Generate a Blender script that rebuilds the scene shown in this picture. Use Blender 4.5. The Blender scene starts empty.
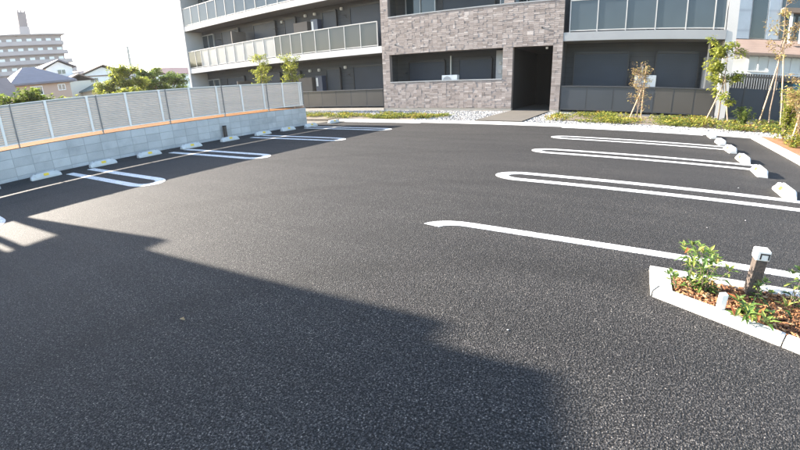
import bpy, bmesh, math, random
from mathutils import Vector, Matrix
R = math.radians
SC = bpy.context.scene
COL = SC.collection
rnd = random.Random(7)

# ------------------------------------------------------------------ camera
cam_data = bpy.data.cameras.new('camera')
cam = bpy.data.objects.new('camera', cam_data); COL.objects.link(cam)
CX = Vector((0.8632806, 0.5035279, -0.0347306)); CY = Vector((-0.1438880, 0.3114783, 0.9392963)); CD = Vector((-0.4837797, 0.8058790, -0.3413448))
m = Matrix.Identity(4)
for i in range(3):
    m[i][0] = CX[i]; m[i][1] = CY[i]; m[i][2] = -CD[i]
m[2][3] = 1.42
cam.matrix_world = m
# the photograph was taken with a wide lens that bows straight lines: the same lens curve here
cam_data.type = 'PANO'
cam_data.panorama_type = 'FISHEYE_LENS_POLYNOMIAL'
cam_data.sensor_fit = 'HORIZONTAL'
cam_data.sensor_width = 36.0
cam_data.sensor_height = 20.25
cam_data.fisheye_fov = R(180)
cam_data.fisheye_polynomial_k0 = 0.0
cam_data.fisheye_polynomial_k1 = -0.05699585
cam_data.fisheye_polynomial_k2 = 0.00015534549
cam_data.fisheye_polynomial_k3 = 3.46442055e-05
cam_data.fisheye_polynomial_k4 = -8.29378626e-07
cam_data.clip_start = 0.05
cam_data.clip_end = 3000
SC.camera = cam

# ------------------------------------------------------------------ sky, sun, exposure
SUN_EL, SUN_ROT = 21.0, -95.0
world = bpy.data.worlds.new('World'); SC.world = world; world.use_nodes = True
wn = world.node_tree.nodes; wl = world.node_tree.links
sky = wn.new('ShaderNodeTexSky'); sky.sky_type = 'NISHITA'; sky.sun_disc = False
sky.sun_elevation = R(SUN_EL); sky.sun_rotation = R(SUN_ROT); sky.air_density = 1.0; sky.dust_density = 1.0; sky.ozone_density = 1.0
wl.new(sky.outputs[0], wn['Background'].inputs[0]); wn['Background'].inputs[1].default_value = 0.10
sun_data = bpy.data.lights.new('sun', 'SUN'); sun_data.energy = 4.6; sun_data.angle = R(0.4); sun_data.color = (1.0, 0.90, 0.77)
sun = bpy.data.objects.new('sun', sun_data); COL.objects.link(sun)
to_sun = Vector((math.sin(R(SUN_ROT)) * math.cos(R(SUN_EL)), math.cos(R(SUN_ROT)) * math.cos(R(SUN_EL)), math.sin(R(SUN_EL))))
sun.rotation_euler = to_sun.to_track_quat('Z', 'Y').to_euler()
SC.view_settings.view_transform = 'Standard'; SC.view_settings.look = 'None'
SC.view_settings.gamma = 1.0; SC.view_settings.use_curve_mapping = False
SC.view_settings.exposure = 2.65
SC.cycles.use_denoising = True
SC.cycles.denoising_input_passes = 'RGB_ALBEDO_NORMAL'
SC.cycles.max_bounces = 6; SC.cycles.transparent_max_bounces = 8
SC.cycles.sample_clamp_indirect = 6.0

# ------------------------------------------------------------------ materials
MATS = {}
def new_mat(name):
    mt = bpy.data.materials.new(name); mt.use_nodes = True; MATS[name] = mt
    nt = mt.node_tree
    return mt, nt.nodes, nt.links, nt.nodes['Principled BSDF']
def pos_node(n, l, coord='world'):
    if coord == 'world':
        return n.new('ShaderNodeNewGeometry').outputs['Position']
    return n.new('ShaderNodeTexCoord').outputs['Object']
def ramp(n, stops):
    r = n.new('ShaderNodeValToRGB'); e = r.color_ramp.elements
    while len(e) > len(stops): e.remove(e[-1])
    while len(e) < len(stops): e.new(0.5)
    for s, (p, c) in zip(e, stops):
        s.position = p; s.color = (*c, 1)
    return r
def mixc(n, l, a, b, fac, mode='MIX'):
    x = n.new('ShaderNodeMix'); x.data_type = 'RGBA'; x.blend_type = mode
    for sock, v in ((x.inputs[0], fac), (x.inputs[6], a), (x.inputs[7], b)):
        if hasattr(v, 'is_linked') or hasattr(v, 'links'): l.new(v, sock)
        elif isinstance(v, (int, float)): sock.default_value = v
        else: sock.default_value = (*v, 1)
    return x.outputs[2]
def plain(name, col, rough=0.7, var=0.12, scale=3.0, bump=0.0, bscale=60.0, metal=0.0, spec=0.5, objvar=0.0, fine=0.0, dirt=None):
    """paint / concrete / metal with blotches, fine grain, wear and small relief"""
    mt, n, l, b = new_mat(name)
    P = pos_node(n, l)
    t = n.new('ShaderNodeTexNoise'); t.inputs['Scale'].default_value = scale; t.inputs['Detail'].default_value = 6; l.new(P, t.inputs['Vector'])
    lo = tuple(c * (1 - var) for c in col); hi = tuple(min(1, c * (1 + var)) for c in col)
    rp = ramp(n, [(0.3, lo), (0.7, hi)]); l.new(t.outputs[0], rp.inputs[0]); out = rp.outputs[0]
    if fine:
        t2 = n.new('ShaderNodeTexNoise'); t2.inputs['Scale'].default_value = bscale; t2.inputs['Detail'].default_value = 2; l.new(P, t2.inputs['Vector'])
        r2 = ramp(n, [(0.3, (1 - fine,) * 3), (0.7, (1 + fine,) * 3)]); l.new(t2.outputs[0], r2.inputs[0])
        out = mixc(n, l, out, r2.outputs[0], 1.0, 'MULTIPLY')
    if objvar:
        oi = n.new('ShaderNodeObjectInfo'); r3 = ramp(n, [(0, (1 - objvar,) * 3), (1, (1 + objvar,) * 3)]); l.new(oi.outputs['Random'], r3.inputs[0])
        out = mixc(n, l, out, r3.outputs[0], 1.0, 'MULTIPLY')
    if dirt:
        t3 = n.new('ShaderNodeTexNoise'); t3.inputs['Scale'].default_value = dirt[1]; t3.inputs['Detail'].default_value = 8; t3.inputs['Roughness'].default_value = 0.65; l.new(P, t3.inputs['Vector'])
        r4 = ramp(n, [(0.52, (0, 0, 0)), (0.72, (dirt[2],) * 3)]); l.new(t3.outputs[0], r4.inputs[0])
        out = mixc(n, l, out, dirt[0], r4.outputs[0])
    l.new(out, b.inputs['Base Color'])
    b.inputs['Roughness'].default_value = rough; b.inputs['Metallic'].default_value = metal
    b.inputs['Specular IOR Level'].default_value = spec
    if bump:
        t4 = n.new('ShaderNodeTexNoise'); t4.inputs['Scale'].default_value = bscale; t4.inputs['Detail'].default_value = 4; l.new(P, t4.inputs['Vector'])
        bp = n.new('ShaderNodeBump'); bp.inputs['Strength'].default_value = bump; bp.inputs['Distance'].default_value = 0.01
        l.new(t4.outputs[0], bp.inputs['Height']); l.new(bp.outputs[0], b.inputs['Normal'])
    return mt
def leafy(name, stops, rough=0.5, trans=0.35):
    mt, n, l, b = new_mat(name)
    at = n.new('ShaderNodeAttribute'); at.attribute_name = 'tint'
    rp = ramp(n, stops); l.new(at.outputs['Fac'], rp.inputs[0])
    l.new(rp.outputs[0], b.inputs['Base Color']); b.inputs['Roughness'].default_value = rough
    tr = n.new('ShaderNodeBsdfTranslucent'); l.new(rp.outputs[0], tr.inputs[0])
    mx = n.new('ShaderNodeMixShader'); mx.inputs[0].default_value = trans
    l.new(b.outputs[0], mx.inputs[1]); l.new(tr.outputs[0], mx.inputs[2]); l.new(mx.outputs[0], n['Material Output'].inputs[0])
    return mt
def tinted(name, stops, rough=0.85, bump=0.25, bscale=80):
    mt, n, l, b = new_mat(name)
    at = n.new('ShaderNodeAttribute'); at.attribute_name = 'tint'
    rp = ramp(n, stops); l.new(at.outputs['Fac'], rp.inputs[0])
    P = pos_node(n, l); t = n.new('ShaderNodeTexNoise'); t.inputs['Scale'].default_value = bscale; t.inputs['Detail'].default_value = 4; l.new(P, t.inputs['Vector'])
    r2 = ramp(n, [(0.3, (0.82,) * 3), (0.7, (1.15,) * 3)]); l.new(t.outputs[0], r2.inputs[0])
    l.new(mixc(n, l, rp.outputs[0], r2.outputs[0], 1.0, 'MULTIPLY'), b.inputs['Base Color'])
    b.inputs['Roughness'].default_value = rough
    bp = n.new('ShaderNodeBump'); bp.inputs['Strength'].default_value = bump; bp.inputs['Distance'].default_value = 0.01
    l.new(t.outputs[0], bp.inputs['Height']); l.new(bp.outputs[0], b.inputs['Normal'])
    return mt

def asphalt_mat():
    mt, n, l, b = new_mat('asphalt')
    P = pos_node(n, l)
    v = n.new('ShaderNodeTexVoronoi'); v.inputs['Scale'].default_value = 125; v.inputs['Randomness'].default_value = 1.0; l.new(P, v.inputs['Vector'])
    sep = n.new('ShaderNodeSeparateColor'); l.new(v.outputs['Color'], sep.inputs[0])
    stone = ramp(n, [(0.0, (0.021, 0.0212, 0.022)), (0.55, (0.037, 0.0368, 0.037)), (0.90, (0.070, 0.067, 0.064)), (0.985, (0.11, 0.103, 0.096)), (1.0, (0.18, 0.17, 0.155))])
    l.new(sep.outputs[0], stone.inputs[0])
    # open pits and binder between the stones
    pit = ramp(n, [(0.34, (1, 1, 1)), (0.60, (0.22, 0.22, 0.23))]); l.new(v.outputs['Distance'], pit.inputs[0])
    c1 = mixc(n, l, stone.outputs[0], pit.outputs[0], 1.0, 'MULTIPLY')
    th = n.new('ShaderNodeTexNoise'); th.inputs['Scale'].default_value = 92; th.inputs['Detail'].default_value = 1; l.new(P, th.inputs['Vector'])
    hole = ramp(n, [(0.385, (0.05, 0.05, 0.055)), (0.46, (1, 1, 1)), (0.64, (1.5, 1.47, 1.43))]); l.new(th.outputs[0], hole.inputs[0])
    c1 = mixc(n, l, c1, hole.outputs[0], 1.0, 'MULTIPLY')
    # slow patches from rolling and dust
    t = n.new('ShaderNodeTexNoise'); t.inputs['Scale'].default_value = 0.55; t.inputs['Detail'].default_value = 5; t.inputs['Roughness'].default_value = 0.6; l.new(P, t.inputs['Vector'])
    big = ramp(n, [(0.3, (0.92, 0.92, 0.94)), (0.7, (1.32, 1.29, 1.25))]); l.new(t.outputs[0], big.inputs[0])
    c2 = mixc(n, l, c1, big.outputs[0], 1.0, 'MULTIPLY')
    mp = n.new('ShaderNodeMapping'); mp.inputs['Scale'].default_value = (0.12, 2.2, 1); mp.inputs['Rotation'].default_value = (0, 0, 0.06); l.new(P, mp.inputs['Vector'])
    t5 = n.new('ShaderNodeTexNoise'); t5.inputs['Scale'].default_value = 1.2; t5.inputs['Detail'].default_value = 3; l.new(mp.outputs[0], t5.inputs['Vector'])
    band = ramp(n, [(0.35, (0.88,) * 3), (0.65, (1.14, 1.13, 1.12))]); l.new(t5.outputs[0], band.inputs[0])
    c3 = mixc(n, l, c2, band.outputs[0], 1.0, 'MULTIPLY')
    # faint curved tyre and roller marks
    mp2 = n.new('ShaderNodeMapping'); mp2.inputs['Rotation'].default_value = (0, 0, 0.5); l.new(P, mp2.inputs['Vector'])
    wv = n.new('ShaderNodeTexWave'); wv.wave_type = 'RINGS'; wv.rings_direction = 'Z'; wv.inputs['Scale'].default_value = 0.11; wv.inputs['Distortion'].default_value = 2.2; wv.inputs['Detail'].default_value = 1.5; wv.inputs['Detail Scale'].default_value = 0.5; l.new(mp2.outputs[0], wv.inputs['Vector'])
    tm = ramp(n, [(0.0, (0.80,) * 3), (0.05, (1, 1, 1)), (0.93, (1, 1, 1)), (1.0, (1.10,) * 3)]); l.new(wv.outputs[0], tm.inputs[0])
    c4 = mixc(n, l, c3, tm.outputs[0], 1.0, 'MULTIPLY')
    l.new(c4, b.inputs['Base Color'])
    b.inputs['Roughness'].default_value = 0.82; b.inputs['Specular IOR Level'].default_value = 0.34
    inv = n.new('ShaderNodeMath'); inv.operation = 'SUBTRACT'; inv.inputs[0].default_value = 0.6; l.new(v.outputs['Distance'], inv.inputs[1])
    sm = n.new('ShaderNodeMath'); sm.operation = 'MULTIPLY_ADD'; sm.inputs[1].default_value = 1.1; l.new(th.outputs[0], sm.inputs[0]); l.new(inv.outputs[0], sm.inputs[2])
    bp = n.new('ShaderNodeBump'); bp.inputs['Strength'].default_value = 0.5; bp.inputs['Distance'].default_value = 0.009
    l.new(sm.outputs[0], bp.inputs['Height']); l.new(bp.outputs[0], b.inputs['Normal'])
    return mt
def paint_mat():
    mt, n, l, b = new_mat('road_paint')
    P = pos_node(n, l)
    v = n.new('ShaderNodeTexVoronoi'); v.inputs['Scale'].default_value = 88; l.new(P, v.inputs['Vector'])
    t = n.new('ShaderNodeTexNoise'); t.inputs['Scale'].default_value = 9; t.inputs['Detail'].default_value = 6; l.new(P, t.inputs['Vector'])
    ad = n.new('ShaderNodeMath'); ad.operation = 'MULTIPLY_ADD'; ad.inputs[1].default_value = 0.45; l.new(t.outputs[0], ad.inputs[0]); l.new(v.outputs['Distance'], ad.inputs[2])
    rp = ramp(n, [(0.74, (0.78, 0.78, 0.77)), (0.95, (0.22, 0.22, 0.22))]); l.new(ad.outputs[0], rp.inputs[0])
    l.new(rp.outputs[0], b.inputs['Base Color']); b.inputs['Roughness'].default_value = 0.55
    bp = n.new('ShaderNodeBump'); bp.inputs['Strength'].default_value = 0.3; bp.inputs['Distance'].default_value = 0.005; bp.invert = True
    l.new(v.outputs['Distance'], bp.inputs['Height']); l.new(bp.outputs[0], b.inputs['Normal'])
    return mt
def lined(name, col, pitch, axis=2, rough=0.5, depth=0.4, dark=0.6, var=0.08, spec=0.5):
    """sheet with fine parallel grooves: siding boards, roller shutters, roof tiles too small to build"""
    mt, n, l, b = new_mat(name)
    P = pos_node(n, l); sp = n.new('ShaderNodeSeparateXYZ'); l.new(P, sp.inputs[0])
    d = n.new('ShaderNodeMath'); d.operation = 'DIVIDE'; d.inputs[1].default_value = pitch; l.new(sp.outputs[axis], d.inputs[0])
    fr = n.new('ShaderNodeMath'); fr.operation = 'FRACT'; l.new(d.outputs[0], fr.inputs[0])
    g = ramp(n, [(0.0, (dark,) * 3), (0.10, (1, 1, 1)), (0.9, (1, 1, 1)), (1.0, (dark,) * 3)]); l.new(fr.outputs[0], g.inputs[0])
    t = n.new('ShaderNodeTexNoise'); t.inputs['Scale'].default_value = 1.7; t.inputs['Detail'].default_value = 5; l.new(P, t.inputs['Vector'])
    rp = ramp(n, [(0.3, tuple(c * (1 - var) for c in col)), (0.7, tuple(c * (1 + var) for c in col))]); l.new(t.outputs[0], rp.inputs[0])
    l.new(mixc(n, l, rp.outputs[0], g.outputs[0], 1.0, 'MULTIPLY'), b.inputs['Base Color'])
    b.inputs['Roughness'].default_value = rough; b.inputs['Specular IOR Level'].default_value = spec
    bp = n.new('ShaderNodeBump'); bp.inputs['Strength'].default_value = depth; bp.inputs['Distance'].default_value = 0.02
    l.new(g.outputs[0], bp.inputs['Height']); l.new(bp.outputs[0], b.inputs['Normal'])
    return mt
def glass_mat(name, col, rough, spec=0.8, coat=0.0):
    mt, n, l, b = new_mat(name)
    P = pos_node(n, l); t = n.new('ShaderNodeTexNoise'); t.inputs['Scale'].default_value = 0.8; l.new(P, t.inputs['Vector'])
    bp = n.new('ShaderNodeBump'); bp.inputs['Strength'].default_value = 0.02; bp.inputs['Distance'].default_value = 0.03
    l.new(t.outputs[0], bp.inputs['Height']); l.new(bp.outputs[0], b.inputs['Normal'])
    rp = ramp(n, [(0.3, tuple(c * 0.92 for c in col)), (0.7, tuple(c * 1.08 for c in col))]); l.new(t.outputs[0], rp.inputs[0]); l.new(rp.outputs[0], b.inputs['Base Color'])
    b.inputs['Roughness'].default_value = rough; b.inputs['Specular IOR Level'].default_value = spec; b.inputs['Coat Weight'].default_value = coat
    b.inputs['Coat Roughness'].default_value = 0.03
    return mt

asphalt_mat(); paint_mat()
plain('terrain', (0.12, 0.11, 0.09), 0.95, 0.25, 0.6, 0.4, 20)
plain('soil', (0.17, 0.082, 0.032), 1.0, 0.2, 2.0, 0.5, 40, fine=0.15, spec=0.05)
plain('mulch_bed', (0.09, 0.038, 0.018), 0.95, 0.3, 6.0, 0.6, 70, fine=0.25)
plain('pale_earth', (0.15, 0.125, 0.095), 0.95, 0.2, 4.0, 0.5, 50, fine=0.2)
plain('red_soil', (0.26, 0.125, 0.06), 0.95, 0.3, 5.0, 0.6, 50, fine=0.25)
plain('concrete_kerb', (0.50, 0.49, 0.465), 0.85, 0.08, 2.5, 0.25, 120, fine=0.06, objvar=0.05, dirt=((0.34, 0.32, 0.29), 5.0, 0.5))
plain('stop_concrete', (0.55, 0.55, 0.53), 0.75, 0.07, 4.0, 0.2, 120, fine=0.05, objvar=0.04, dirt=((0.38, 0.36, 0.34), 7.0, 0.45))
plain('yellow_reflector', (0.75, 0.52, 0.04), 0.35, 0.05, 30)
plain('dark_hole', (0.06, 0.06, 0.06), 0.8, 0.1, 30)
plain('block', (0.475, 0.47, 0.46), 0.9, 0.10, 2.2, 0.35, 160, fine=0.10, objvar=0.10, dirt=((0.26, 0.26, 0.26), 1.6, 0.5))
plain('mortar', (0.34, 0.34, 0.33), 0.95, 0.1, 6.0, 0.3, 90)
plain('fence_slat', (0.52, 0.475, 0.43), 0.5, 0.04, 1.5, metal=0.1, objvar=0.03)
plain('fence_stile', (0.84, 0.78, 0.71), 0.5, 0.04, 2.0)
plain('fence_post', (0.20, 0.19, 0.185), 0.5, 0.05, 2.0, metal=0.3)
plain('timber_cap', (0.17, 0.080, 0.030), 1.0, 0.12, 5, 0.2, 60, spec=0.05)
plain('plinth', (0.50, 0.44, 0.37), 0.9, 0.08, 1.2, 0.15, 60, fine=0.05)
plain('slab_paint', (0.50, 0.495, 0.485), 0.7, 0.04, 0.8, fine=0.02, bscale=40, dirt=((0.40, 0.38, 0.36), 1.1, 0.35))
plain('slab_grey', (0.27, 0.28, 0.29), 0.6, 0.04, 0.8, dirt=((0.2, 0.2, 0.2), 1.1, 0.35))
lined('siding', (0.055, 0.059, 0.066), 0.22, 2, 0.7, 0.25, 0.7)
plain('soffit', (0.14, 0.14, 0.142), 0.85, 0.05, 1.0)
lined('shutter', (0.036, 0.045, 0.060), 0.055, 2, 0.45, 0.35, 0.72, spec=0.35)
plain('dark_frame', (0.03, 0.03, 0.033), 0.45, 0.05, 5)
plain('light_frame', (0.42, 0.42, 0.42), 0.4, 0.05, 5, metal=0.4)
plain('vent_white', (0.62, 0.61, 0.58), 0.6, 0.05, 5)
plain('heater_blue', (0.05, 0.065, 0.11), 0.35, 0.05, 5)
plain('label_white', (0.75, 0.75, 0.72), 0.5, 0.04, 9)
plain('partition_brown', (0.15, 0.125, 0.105), 0.6, 0.06, 2)
glass_mat('rail_panel', (0.065, 0.060, 0.055), 0.08, 0.5)
glass_mat('rail_glare', (0.32, 0.315, 0.305), 0.30, 0.5)  # sun and sky glare on the rail panels, put into a paler base colour
glass_mat('rail_blue', (0.05, 0.066, 0.080), 0.05, 0.5)
glass_mat('fence_panel', (0.045, 0.052, 0.064), 0.3, 0.45)
glass_mat('fence_panel_warm', (0.068, 0.063, 0.060), 0.30, 0.45)
glass_mat('window_glass', (0.03, 0.045, 0.055), 0.05, 0.7)
plain('fence_rail', (0.055, 0.058, 0.064), 0.45, 0.05, 4, metal=0.3)
plain('rail_metal', (0.45, 0.44, 0.425), 0.45, 0.04, 4, metal=0.1)
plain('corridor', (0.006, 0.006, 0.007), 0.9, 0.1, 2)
tinted('brick_tile', [(0.0, (0.20, 0.166, 0.150)), (0.4, (0.29, 0.245, 0.225)), (0.75, (0.345, 0.297, 0.275)), (1.0, (0.48, 0.425, 0.395))], 0.85, 0.35, 45)
plain('path_concrete', (0.085, 0.077, 0.066), 0.9, 0.08, 2, 0.2, 70, fine=0.08)
tinted('gravel_white', [(0, (0.16, 0.16, 0.165)), (0.6, (0.30, 0.295, 0.29)), (1, (0.55, 0.54, 0.52))], 0.8)
tinted('bark_chip', [(0, (0.06, 0.024, 0.012)), (0.4, (0.20, 0.085, 0.034)), (0.8, (0.34, 0.165, 0.07)), (1, (0.46, 0.29, 0.15))], 0.9, 0.3, 120)
plain('ac_white', (0.74, 0.73, 0.70), 0.5, 0.03, 5)
plain('grille_grey', (0.30, 0.30, 0.30), 0.6, 0.05, 8)
plain('bark', (0.17, 0.13, 0.10), 0.9, 0.2, 14, 0.5, 50)
plain('stake_wood', (0.48, 0.33, 0.20), 0.85, 0.15, 12, 0.2, 60)
plain('post_wood', (0.075, 0.058, 0.048), 0.75, 0.25, 9, 0.4, 60, fine=0.2)
plain('cap_white', (0.72, 0.71, 0.67), 0.45, 0.04, 9)
leafy('leaf_yellowgreen', [(0, (0.10, 0.14, 0.02)), (0.5, (0.24, 0.28, 0.045)), (1, (0.46, 0.45, 0.10))], 0.5, 0.5)
leafy('leaf_green', [(0, (0.04, 0.08, 0.015)), (0.5, (0.11, 0.17, 0.03)), (1, (0.27, 0.31, 0.07))], 0.5, 0.45)
leafy('leaf_cover', [(0, (0.05, 0.09, 0.02)), (0.5, (0.19, 0.22, 0.035)), (0.85, (0.48, 0.42, 0.08)), (1, (0.36, 0.16, 0.06))])
leafy('leaf_shrub', [(0, (0.04, 0.085, 0.02)), (0.55, (0.11, 0.19, 0.04)), (0.85, (0.34, 0.36, 0.09)), (1, (0.42, 0.13, 0.05))], 0.42, 0.4)
leafy('leaf_dry', [(0, (0.20, 0.13, 0.06)), (0.6, (0.36, 0.26, 0.12)), (1, (0.34, 0.34, 0.10))])
leafy('leaf_red', [(0, (0.10, 0.05, 0.03)), (0.5, (0.22, 0.09, 0.05)), (1, (0.16, 0.18, 0.05))])
plain('far_wall', (0.25, 0.215, 0.215), 0.85, 0.05, 0.3)
plain('far_band', (0.34, 0.30, 0.295), 0.85, 0.05, 0.3)
plain('far_tower', (0.20, 0.165, 0.165), 0.85, 0.05, 0.3)
glass_mat('far_glass', (0.55, 0.58, 0.60), 0.15, 0.8)  # reflected brightness is put into this pale glass colour
plain('wall_tan', (0.46, 0.33, 0.26), 0.9, 0.05, 0.7)
plain('wall_white', (0.80, 0.79, 0.76), 0.85, 0.04, 0.7, dirt=((0.5, 0.48, 0.45), 1.5, 0.3))
plain('wall_cream', (0.62, 0.57, 0.48), 0.85, 0.04, 0.7)
plain('wall_brown', (0.20, 0.155, 0.12), 0.85, 0.06, 0.7)
lined('roof_slate', (0.135, 0.13, 0.155), 0.16, 2, 0.6, 0.4, 0.75)
lined('roof_brown', (0.20, 0.135, 0.10), 0.16, 2, 0.7, 0.4, 0.75)
lined('roof_teal', (0.06, 0.11, 0.11), 0.12, 2, 0.6, 0.4, 0.75)
lined('roof_pink', (0.22, 0.165, 0.14), 0.14, 2, 0.7, 0.4, 0.8)
lined('roof_red', (0.21, 0.10, 0.09), 0.16, 2, 0.7, 0.4, 0.75)
plain('pole_concrete', (0.44, 0.41, 0.36), 0.8, 0.05, 1)
lined('panel_blue', (0.30, 0.36, 0.42), 1.1, 2, 0.4, 0.2, 0.8)
plain('teal_board', (0.05, 0.17, 0.22), 0.6, 0.08, 1)
plain('black_panel', (0.035, 0.04, 0.05), 0.5, 0.08, 1)

# ------------------------------------------------------------------ mesh helpers
class MB:
    def __init__(s): s.v = []; s.f = []; s.t = []
    def add(s, vs, fs, tint=0.5):
        o = len(s.v); s.v += [tuple(v) for v in vs]; s.f += [tuple(i + o for i in f) for f in fs]; s.t += [tint] * len(fs)
    def box(s, x0, x1, y0, y1, z0, z1, tint=0.5):
        s.add([(x0, y0, z0), (x1, y0, z0), (x1, y1, z0), (x0, y1, z0), (x0, y0, z1), (x1, y0, z1), (x1, y1, z1), (x0, y1, z1)],
              [(0, 3, 2, 1), (4, 5, 6, 7), (0, 1, 5, 4), (1, 2, 6, 5), (2, 3, 7, 6), (3, 0, 4, 7)], tint)
    def obox(s, M, sx, sy, sz, tint=0.5):
        vs = [M @ Vector((x * sx / 2, y * sy / 2, z * sz / 2)) for z in (-1, 1) for x, y in ((-1, -1), (1, -1), (1, 1), (-1, 1))]
        s.add(vs, [(0, 3, 2, 1), (4, 5, 6, 7), (0, 1, 5, 4), (1, 2, 6, 5), (2, 3, 7, 6), (3, 0, 4, 7)], tint)
    def taper(s, b, t, z0, z1, tint=0.5):
        """frustum: b, t = (x0, x1, y0, y1)"""
        s.add([(b[0], b[2], z0), (b[1], b[2], z0), (b[1], b[3], z0), (b[0], b[3], z0), (t[0], t[2], z1), (t[1], t[2], z1), (t[1], t[3], z1), (t[0], t[3], z1)],
              [(0, 3, 2, 1), (4, 5, 6, 7), (0, 1, 5, 4), (1, 2, 6, 5), (2, 3, 7, 6), (3, 0, 4, 7)], tint)
    def prism(s, poly, z0, z1, tint=0.5):
        n = len(poly)
        s.add([(x, y, z0) for x, y in poly] + [(x, y, z1) for x, y in poly],
              [tuple(range(n - 1, -1, -1)), tuple(range(n, 2 * n))] + [(i, (i + 1) % n, n + (i + 1) % n, n + i) for i in range(n)], tint)
    def tube(s, p0, p1, r0, r1, n=8, tint=0.5, caps=True):
        p0, p1 = Vector(p0), Vector(p1); d = (p1 - p0)
        if d.length < 1e-6: return
        q = d.to_track_quat('Z', 'Y'); vs = []
        for p, r in ((p0, r0), (p1, r1)):
            for i in range(n):
                a = 2 * math.pi * i / n; vs.append(p + q @ Vector((math.cos(a) * r, math.sin(a) * r, 0)))
        fs = [(i, (i + 1) % n, n + (i + 1) % n, n + i) for i in range(n)]
        if caps: fs += [tuple(range(n - 1, -1, -1)), tuple(range(n, 2 * n))]
        s.add(vs, fs, tint)
    def leaf(s, p, d, up, L, W, tint, fold=0.25, droop=0.15):
        d = Vector(d).normalized(); side = d.cross(Vector(up))
        if side.length < 1e-4: side = d.cross(Vector((1, 0.3, 0)))
        side.normalize(); nn = side.cross(d).normalized(); p = Vector(p)
        mid = p + d * L * 0.5; tip = p + d * L - nn * L * droop
        s.add([p, mid + side * W / 2 + nn * W * fold, tip, mid - side * W / 2 + nn * W * fold, mid], [(0, 4, 1), (4, 2, 1), (0, 3, 4), (4, 3, 2)], tint)
    def build(s, name, mat, parent=None, smooth=False, bevel=0.0, loc=None, seg=1):
        me = bpy.data.meshes.new(name); me.from_pydata(s.v, [], s.f)
        at = me.attributes.new('tint', 'FLOAT', 'FACE'); at.data.foreach_set('value', s.t)
        me.materials.append(MATS[mat])
        if bevel:
            bm = bmesh.new(); bm.from_mesh(me)
            bmesh.ops.bevel(bm, geom=list(bm.edges), offset=bevel, offset_type='OFFSET', segments=seg, profile=0.6, affect='EDGES', clamp_overlap=True)
            bm.to_mesh(me); bm.free()
        if smooth: me.polygons.foreach_set('use_smooth', [True] * len(me.polygons))
        me.update()
        o = bpy.data.objects.new(name, me); COL.objects.link(o)
        if parent: o.parent = parent
        if loc: o.location = loc
        return o
def one(name, mat, box, parent=None, bevel=0.0):
    b = MB(); b.box(*box); return b.build(name, mat, parent, bevel=bevel)
def empty(name, loc=(0, 0, 0), rz=0.0):
    o = bpy.data.objects.new(name, None); COL.objects.link(o); o.location = loc; o.rotation_euler = (0, 0, rz); o.empty_display_size = 0.1; return o
def tag(o, label, cat, group=None):
    o['label'] = label; o['category'] = cat
    if group: o['group'] = group
    return o
def struct(o, label=None, cat=None, kind='structure'):
    o['kind'] = kind
    if label: o['label'] = label
    if cat: o['category'] = cat
    return o
def copy_tree(o, parent=None):
    c = o.copy(); COL.objects.link(c); c.parent = parent
    for ch in [x for x in bpy.data.objects if x.parent == o]: copy_tree(ch, c)
    return c
def linked(src, name, parent, loc, rot=None):
    o = bpy.data.objects.new(name, src.data); COL.objects.link(o); o.parent = parent; o.location = loc
    if rot: o.rotation_euler = rot
    return o
def rball():
    while True:
        v = Vector((rnd.uniform(-1, 1), rnd.uniform(-1, 1), rnd.uniform(-1, 1)))
        if 0.02 < v.length < 1: return v

# ------------------------------------------------------------------ ground
XW = -11.276          # face of the block wall
b = MB(); S = 900; b.add([(-S, -S, -0.03), (S, -S, -0.03), (S, S, -0.03), (-S, S, -0.03)], [(0, 1, 2, 3)])
struct(b.build('ground', 'terrain'), 'brown earth ground under the whole neighbourhood', 'ground')
b = MB(); b.box(-11.30, 3.30, -14, 13.36, -0.2, 0.0)
struct(b.build('parking_lot', 'asphalt'), 'new black asphalt surface of the car park', 'asphalt')
b = MB(); b.box(-90, -11.392, -60, 11.86, -0.1, 0.655)
struct(b.build('raised_ground', 'soil'), 'sunlit tan earth behind the block wall', 'soil')

# painted bay markings
def stadium(x_tip, x_end, yc, half, w, sign):
    """U marking: round tip at x_tip, arms running to x_end"""
    n = 14; out = []; inn = []
    cx = x_tip + sign * half * 1.5
    for i in range(n + 1):
        a = -math.pi / 2 + math.pi * i / n
        out.append((cx - sign * math.cos(a) * half * 1.5, yc + math.sin(a) * half))
        inn.append((cx - sign * math.cos(a) * (half * 1.5 - w * 1.35), yc + math.sin(a) * (half - w)))
    out = [(x_end, yc - half)] + out + [(x_end, yc + half)]; inn = [(x_end, yc - half + w)] + inn + [(x_end, yc + half - w)]
    return out, inn
def marking(out, inn, label):
    m_ = MB(); n = len(out); z0, z1 = 0.0005, 0.004
    vs = [(x, y, z1) for x, y in out] + [(x, y, z1) for x, y in inn] + [(x, y, z0) for x, y in out] + [(x, y, z0) for x, y in inn]
    fs = []
    for i in range(n - 1):
        q = (i, i + 1, n + i + 1, n + i)
        a, bb, c = (Vector(vs[k]) for k in q[:3])
        if (bb - a).cross(c - a).z < 0: q = q[::-1]
        fs.append(q); fs.append((i, i + 1, 2 * n + i + 1, 2 * n + i)); fs.append((n + i, n + i + 1, 3 * n + i + 1, 3 * n + i))
    m_.add(vs, fs)
    o = m_.build('parking_line', 'road_paint'); struct(o, label, 'bay marking'); o['group'] = 'painted bay markings'
    return o
for yc, h, lab in ((6.06, 0.295, 'white U-shaped bay marking on the right nearest the planter'), (8.60, 0.30, 'white U-shaped bay marking on the right, second from the planter'),
                   (10.88, 0.30, 'white U-shaped bay marking on the right, third from the planter')):
    marking(*stadium(-1.81, 2.9 if yc < 7 else 2.35, yc, h, 0.150, 1), lab)
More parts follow.
